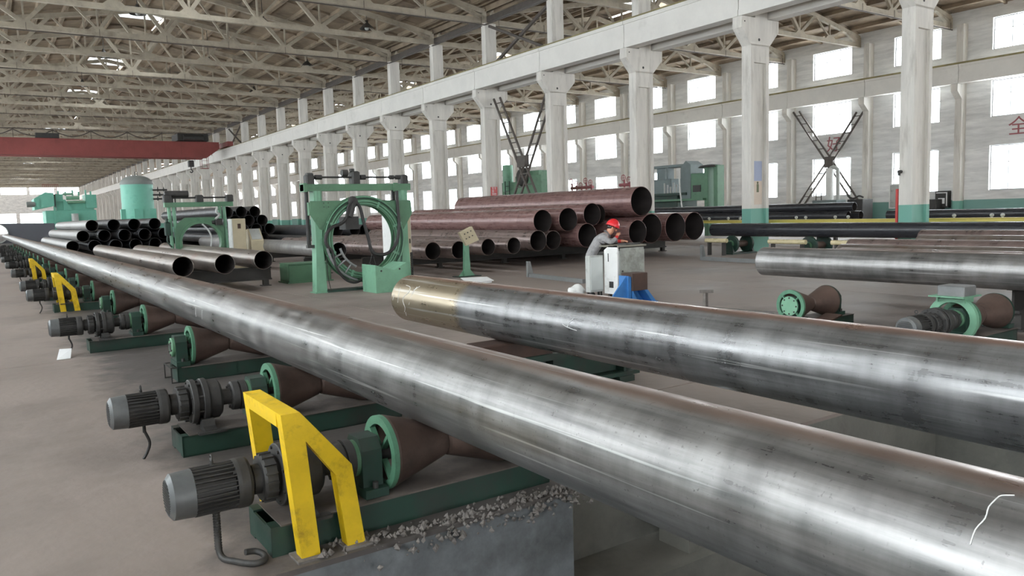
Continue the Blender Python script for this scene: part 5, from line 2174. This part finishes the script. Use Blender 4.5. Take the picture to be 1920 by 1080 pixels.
c.cyl((X0 + .11, YA - .018, .56), (X0 + .11, YA - .03, .56), .018, n=8)
put('lock', c, M_black, d)
b = MB()
b.box(X0, YA - .03, 1.02, X1 + .03, YB + .14, 1.05)
put('desk_top', b, mat('worn_desk_top', srgb(120, 116, 104), .6, var=.2), root)
b = MB()
b.box(X0 + .3, YA + .08, 1.05, X1 - .02, YB - .06, 1.075)
put('button_panel', b, M_cast, root)
for x in (X0 + .05, X1 - .1):
    for y in (YA + .05, YB - .1):
        c = MB()
        c.box(x, y, 0, x + .05, y + .05, .12)
        put('leg', c, M_cast, root)
root = thing('electrical_box', (9.77, 11.49, 0), 'small grey electrical box on castors at the left of the console', 'box')
b = MB()
b.bbox(9.60, 11.42, .16, 9.95, 11.56, .86, .01)
put('body', b, M_grey, root)
c = MB()
c.box(9.62, 11.408, .2, 9.92, 11.42, .83)
put('door', c, mat('light_grey_door', srgb(196, 200, 196), .5, var=.04), root)
for x, y in ((9.63, 11.44), (9.89, 11.44), (9.63, 11.52), (9.89, 11.52)):
    c = MB()
    c.box(x, y, .06, x + .03, y + .03, .16)
    c.lathe([(-.02, .03), (.02, .03)], (x + .015, y + .015, .03), 'x', 10)
    put('castor', c, M_cast, root)
b = MB()
b.ball((9.50, 11.72, .15), .17, 20, 14, sx=1.1, sy=.8, sz=.85)
for i in range(len(b.v)):
    x, y, z = b.v[i]
    k = 1 + .16 * math.sin(23 * x + 17 * z) * math.cos(21 * y + 9 * z) + .08 * math.sin(41 * z + 30 * x)
    b.v[i] = (9.50 + (x - 9.50) * k, 11.72 + (y - 11.72) * k, max(0.0, .15 + (z - .15) * k))
put('plastic_sack', b, M_white, label='crumpled white sack on the floor behind the small electrical box', category='sack')

root = thing('blue_stand', (9.75, 10.55, 0), 'bright blue gusseted steel stand topped by a rusty brown box', 'stand')
b = MB()
b.prism([(9.200, 0), (9.690, 0), (9.690, .52)], 'xz', 10.50, 10.53)
put('gusset', b, M_blue, root)
b = MB()
b.prism([(9.690, 0), (9.760, 0), (9.760, .50), (9.690, .52)], 'xz', 10.45, 10.7)
put('web', b, M_blue, root)
b = MB()
b.prism([(9.760, .0), (9.910, .0), (9.760, .24)], 'xz', 10.40, 10.43)
b.prism([(9.830, .0), (10.350, .0), (10.180, .24), (9.760, .24)], 'xz', 10.62, 10.65)
b.prism([(10.250, .0), (10.350, .0), (10.130, .24), (10.050, .24)], 'xz', 10.40, 10.62)
put('gusset', b, M_blue, root)
b = MB()
b.box(9.180, 10.380, 0.000, 10.370, 10.750, 0.012)
put('base_plate', b, M_blue, root)
b = MB()
b.bbox(9.765, 10.420, 0.240, 10.150, 10.720, 0.560, 0.008)
put('box_top', b, M_brownbox, root, label='rusty brown box')


# ---- the worker: one skinned body leaning on the console
def worker():
    P0 = Vector((9.99, 11.96, 0))
    u = Vector((.84, -.54, 0)).normalized()
    v = Vector((-u.y, u.x, 0))
    W = lambda a, b_, c: P0 + u * a + v * b_ + Vector((0, 0, c))
    root = thing('person', tuple(P0), 'worker in red hard hat and grey jacket leaning on the console, hand at mouth', 'person')
    V, E, Rr, tagv = [], [], [], []

    def add(p, r, parent=None, t='jacket'):
        V.append(W(*p))
        Rr.append(r)
        tagv.append(t)
        if parent is not None:
            E.append((parent, len(V) - 1))
        return len(V) - 1
    pel = add((.08, 0, .86), (.15, .125))
    wa = add((.14, 0, .97), (.14, .115), pel)
    ch = add((.24, 0, 1.10), (.165, .13), wa)
    uc = add((.33, 0, 1.19), (.13, .11), ch)
    ne = add((.41, 0, 1.255), (.062, .062), uc, 'skin')
    hb = add((.47, 0, 1.30), (.082, .078), ne, 'skin')
    hd = add((.505, 0, 1.37), (.095, .085), hb, 'skin')
    add((.515, 0, 1.43), (.08, .075), hd, 'skin')
    for s in (-1, 1):
        hip = add((.06, s * .09, .78), (.1, .1), pel)
        kn = add((.1, s * .11, .46), (.07, .07), hip, 'trousers')
        an = add((.0, s * .11, .1), (.048, .048), kn, 'trousers')
        to = add((.14, s * .12, .045), (.042, .04), an, 'boot')
    hands = []
    for s, sh, el, wr, pa in ((-1, (.33, -.19, 1.17), (.44, -.25, 1.085), (.575, -.10, 1.17), (.615, -.035, 1.235)), (1, (.34, .19, 1.17), (.55, .2, 1.10), (.67, .0, 1.10), (.735, -.07, 1.105))):
        a = add((sh[0] - .01, sh[1] * .75, sh[2]), (.085, .085), uc)
        b_ = add(sh, (.07, .07), a)
        m_ = add(tuple((sh[i] + el[i]) / 2 for i in range(3)), (.058, .058), b_)
        c = add(el, (.052, .052), m_)
        d = add(tuple(el[i] * .35 + wr[i] * .65 for i in range(3)), (.046, .046), c)
        e = add(wr, (.036, .036), d, 'cuff')
        h_ = add(pa, (.034, .028), e, 'skin')
        hands.append((h_, wr, pa))
    for h_, wr, pa in hands:
        d = Vector(pa) - Vector(wr)
        d.normalize()
        sd = d.cross(Vector((0, 0, 1)))
        if sd.length < .2:
            sd = Vector((0, 1, 0))
        sd.normalize()
        up = sd.cross(d)
        for k, L in enumerate((.062, .072, .067, .052)):
            o = Vector(pa) + sd * (.026 - .0175 * k) + d * .03
            p1 = o + d * L * .5 - up * .006
            p2 = p1 + d * L * .3 - up * L * .35
            a = add(tuple(o), (.0095, .0095), h_, 'skin')
            b_ = add(tuple(p1), (.0088, .0088), a, 'skin')
            add(tuple(p2), (.0078, .0078), b_, 'skin')
        o = Vector(pa) + sd * .036
        a = add(tuple(o), (.0105, .0105), h_, 'skin')
        add(tuple(o + d * .03 + sd * .016 - up * .008), (.009, .009), a, 'skin')
    me = bpy.data.meshes.new('body_cage')
    me.from_pydata([tuple(p) for p in V], E, [])
    ob = bpy.data.objects.new('body_cage', me)
    COL.objects.link(ob)
    sk = ob.modifiers.new('skin', 'SKIN')
    sk.use_smooth_shade = True
    for i, sv in enumerate(me.skin_vertices[0].data):
        sv.radius = Rr[i]
        sv.use_root = (i == 0)
    sb = ob.modifiers.new('sub', 'SUBSURF')
    sb.levels = sb.render_levels = 2
    bpy.context.view_layer.update()
    dg = bpy.context.evaluated_depsgraph_get()
    bm_ = bpy.data.meshes.new_from_object(ob.evaluated_get(dg))
    bpy.data.objects.remove(ob)
    names = ['jacket', 'trousers', 'skin', 'boot', 'cuff']
    mats_ = [mat('grey_work_jacket', srgb(150, 148, 148), .85, var=.25, scale=14, bump=.3, bump_scale=25), mat('navy_trousers', srgb(58, 62, 76), .85),
             mat('skin', srgb(205, 150, 122), .55, var=.06), mat('black_boot', (.03, .03, .03), .5), mat('red_sleeve', srgb(205, 45, 45), .8)]
    bm_.materials.clear()
    for m_ in mats_:
        bm_.materials.append(m_)
    segs = [(V[a], V[b_], tagv[b_], tagv[a]) for a, b_ in E]
    for p in bm_.polygons:
        c = p.center
        best = None
        for A, B, tb, ta in segs:
            ab = B - A
            t_ = max(0, min(1, (c - A).dot(ab) / max(ab.length_squared, 1e-9)))
            dd = (c - (A + ab * t_)).length
            if best is None or dd < best[0]:
                best = (dd, tb if t_ > .45 else ta)
        p.material_index = names.index(best[1])
        p.use_smooth = True
    for vt in bm_.vertices:
        vt.co -= P0
    body = bpy.data.objects.new('body', bm_)
    COL.objects.link(body)
    body.parent = root
    # face, hair, hat
    hc = W(.505, 0, 1.37)
    fwd = (u * .93 + Vector((0, 0, -.36))).normalized()
    up = v.cross(fwd) * -1
    if up.z < 0:
        up = -up
    H = lambda a, b_, c: hc + fwd * a + v * b_ + up * c

    def blob(name, c, r, mt, sx=1, sy=1, sz=1):
        b = MB()
        b.ball((0, 0, 0), r, 12, 8)
        b.v = [tuple(c + fwd * (x * sx) + v * (y * sy) + up * (z * sz)) for x, y, z in b.v]
        return put(name, b, mt, root)
    blob('nose', H(.097, 0, -.015), .016, mats_[2], 1.2, .8, 1.3)
    dark = mat('eye_dark', (.02, .015, .012), .3)
    lip = mat('lip', srgb(160, 95, 85), .5)
    for s in (-1, 1):
        blob('eye', H(.083, s * .031, .012), .009, dark, .6, 1.3, .7)
        blob('eyebrow', H(.087, s * .032, .028), .011, dark, .5, 1.7, .4)
        blob('ear', H(0, s * .088, -.005), .026, mats_[2], .7, .35, 1.1)
    blob('mouth', H(.088, 0, -.05), .012, lip, .5, 1.9, .5)
    blob('hair', H(-.022, 0, .012), .093, dark, .9, .98, .75)
    b = MB()
    n = 24
    prof = [(0, 1.03), (.03, 1.02), (.07, .92), (.105, .66), (.122, .3), (.126, 0)]
    vs, fs = [], []
    for h_, k in prof:
        for i in range(n):
            a = 2 * PI * i / n
            vs.append(H(.005 + .132 * k * math.cos(a), .112 * k * math.sin(a), .042 + h_ * 1.05))
    for j in range(len(prof) - 1):
        for i in range(n):
            fs.append((j * n + i, j * n + (i + 1) % n, (j + 1) * n + (i + 1) % n, (j + 1) * n + i))
    b.add(vs, fs, True)
    br = []
    for i in range(n):
        a = 2 * PI * i / n
        k = 1.18 if math.cos(a) < .3 else 1.18 + .22 * (math.cos(a) - .3) / .7
        br.append(H(.005 + .132 * k * math.cos(a), .112 * min(k, 1.2) * math.sin(a), .034))
    b.add(vs[:n] + br, [(i, n + i, n + (i + 1) % n, (i + 1) % n) for i in range(n)], True)
    b.add(vs[:n] + br, [(i, (i + 1) % n, n + (i + 1) % n, n + i) for i in range(n)], True)
    ridge = [H(.005 + .128 * math.cos(t_), 0, .045 + .137 * math.sin(t_)) for t_ in [PI * k / 10 for k in range(11)]]
    b.tube(ridge, .008, n=6, sub=1)
    put('hard_hat', b, mat('red_hard_hat', srgb(222, 40, 48), .3, var=.04), root)
    b = MB()
    b.tube([H(.02, -.1, .03), H(.045, -.085, -.04), H(.06, -.04, -.085), H(.06, .04, -.085), H(.045, .085, -.04), H(.02, .1, .03)], .004, n=5)
    put('chin_strap', b, M_black, root)
    # jacket collar
    b = MB()
    c0 = W(.395, 0, 1.245)
    ax = (W(.47, 0, 1.30) - W(.33, 0, 1.19)).normalized()
    s1 = v
    s2 = ax.cross(v)
    ring0 = [c0 + (s1 * math.cos(2 * PI * i / 16) + s2 * math.sin(2 * PI * i / 16)) * .092 for i in range(16)]
    ring1 = [p + ax * .045 + (p - c0) * -.08 for p in ring0]
    b.add(ring0 + ring1, [(i, (i + 1) % 16, 16 + (i + 1) % 16, 16 + i) for i in range(16)], True)
    b.add(ring0 + ring1, [(i, 16 + i, 16 + (i + 1) % 16, (i + 1) % 16) for i in range(16)], True)
    put('collar', b, mats_[0], root)


worker()
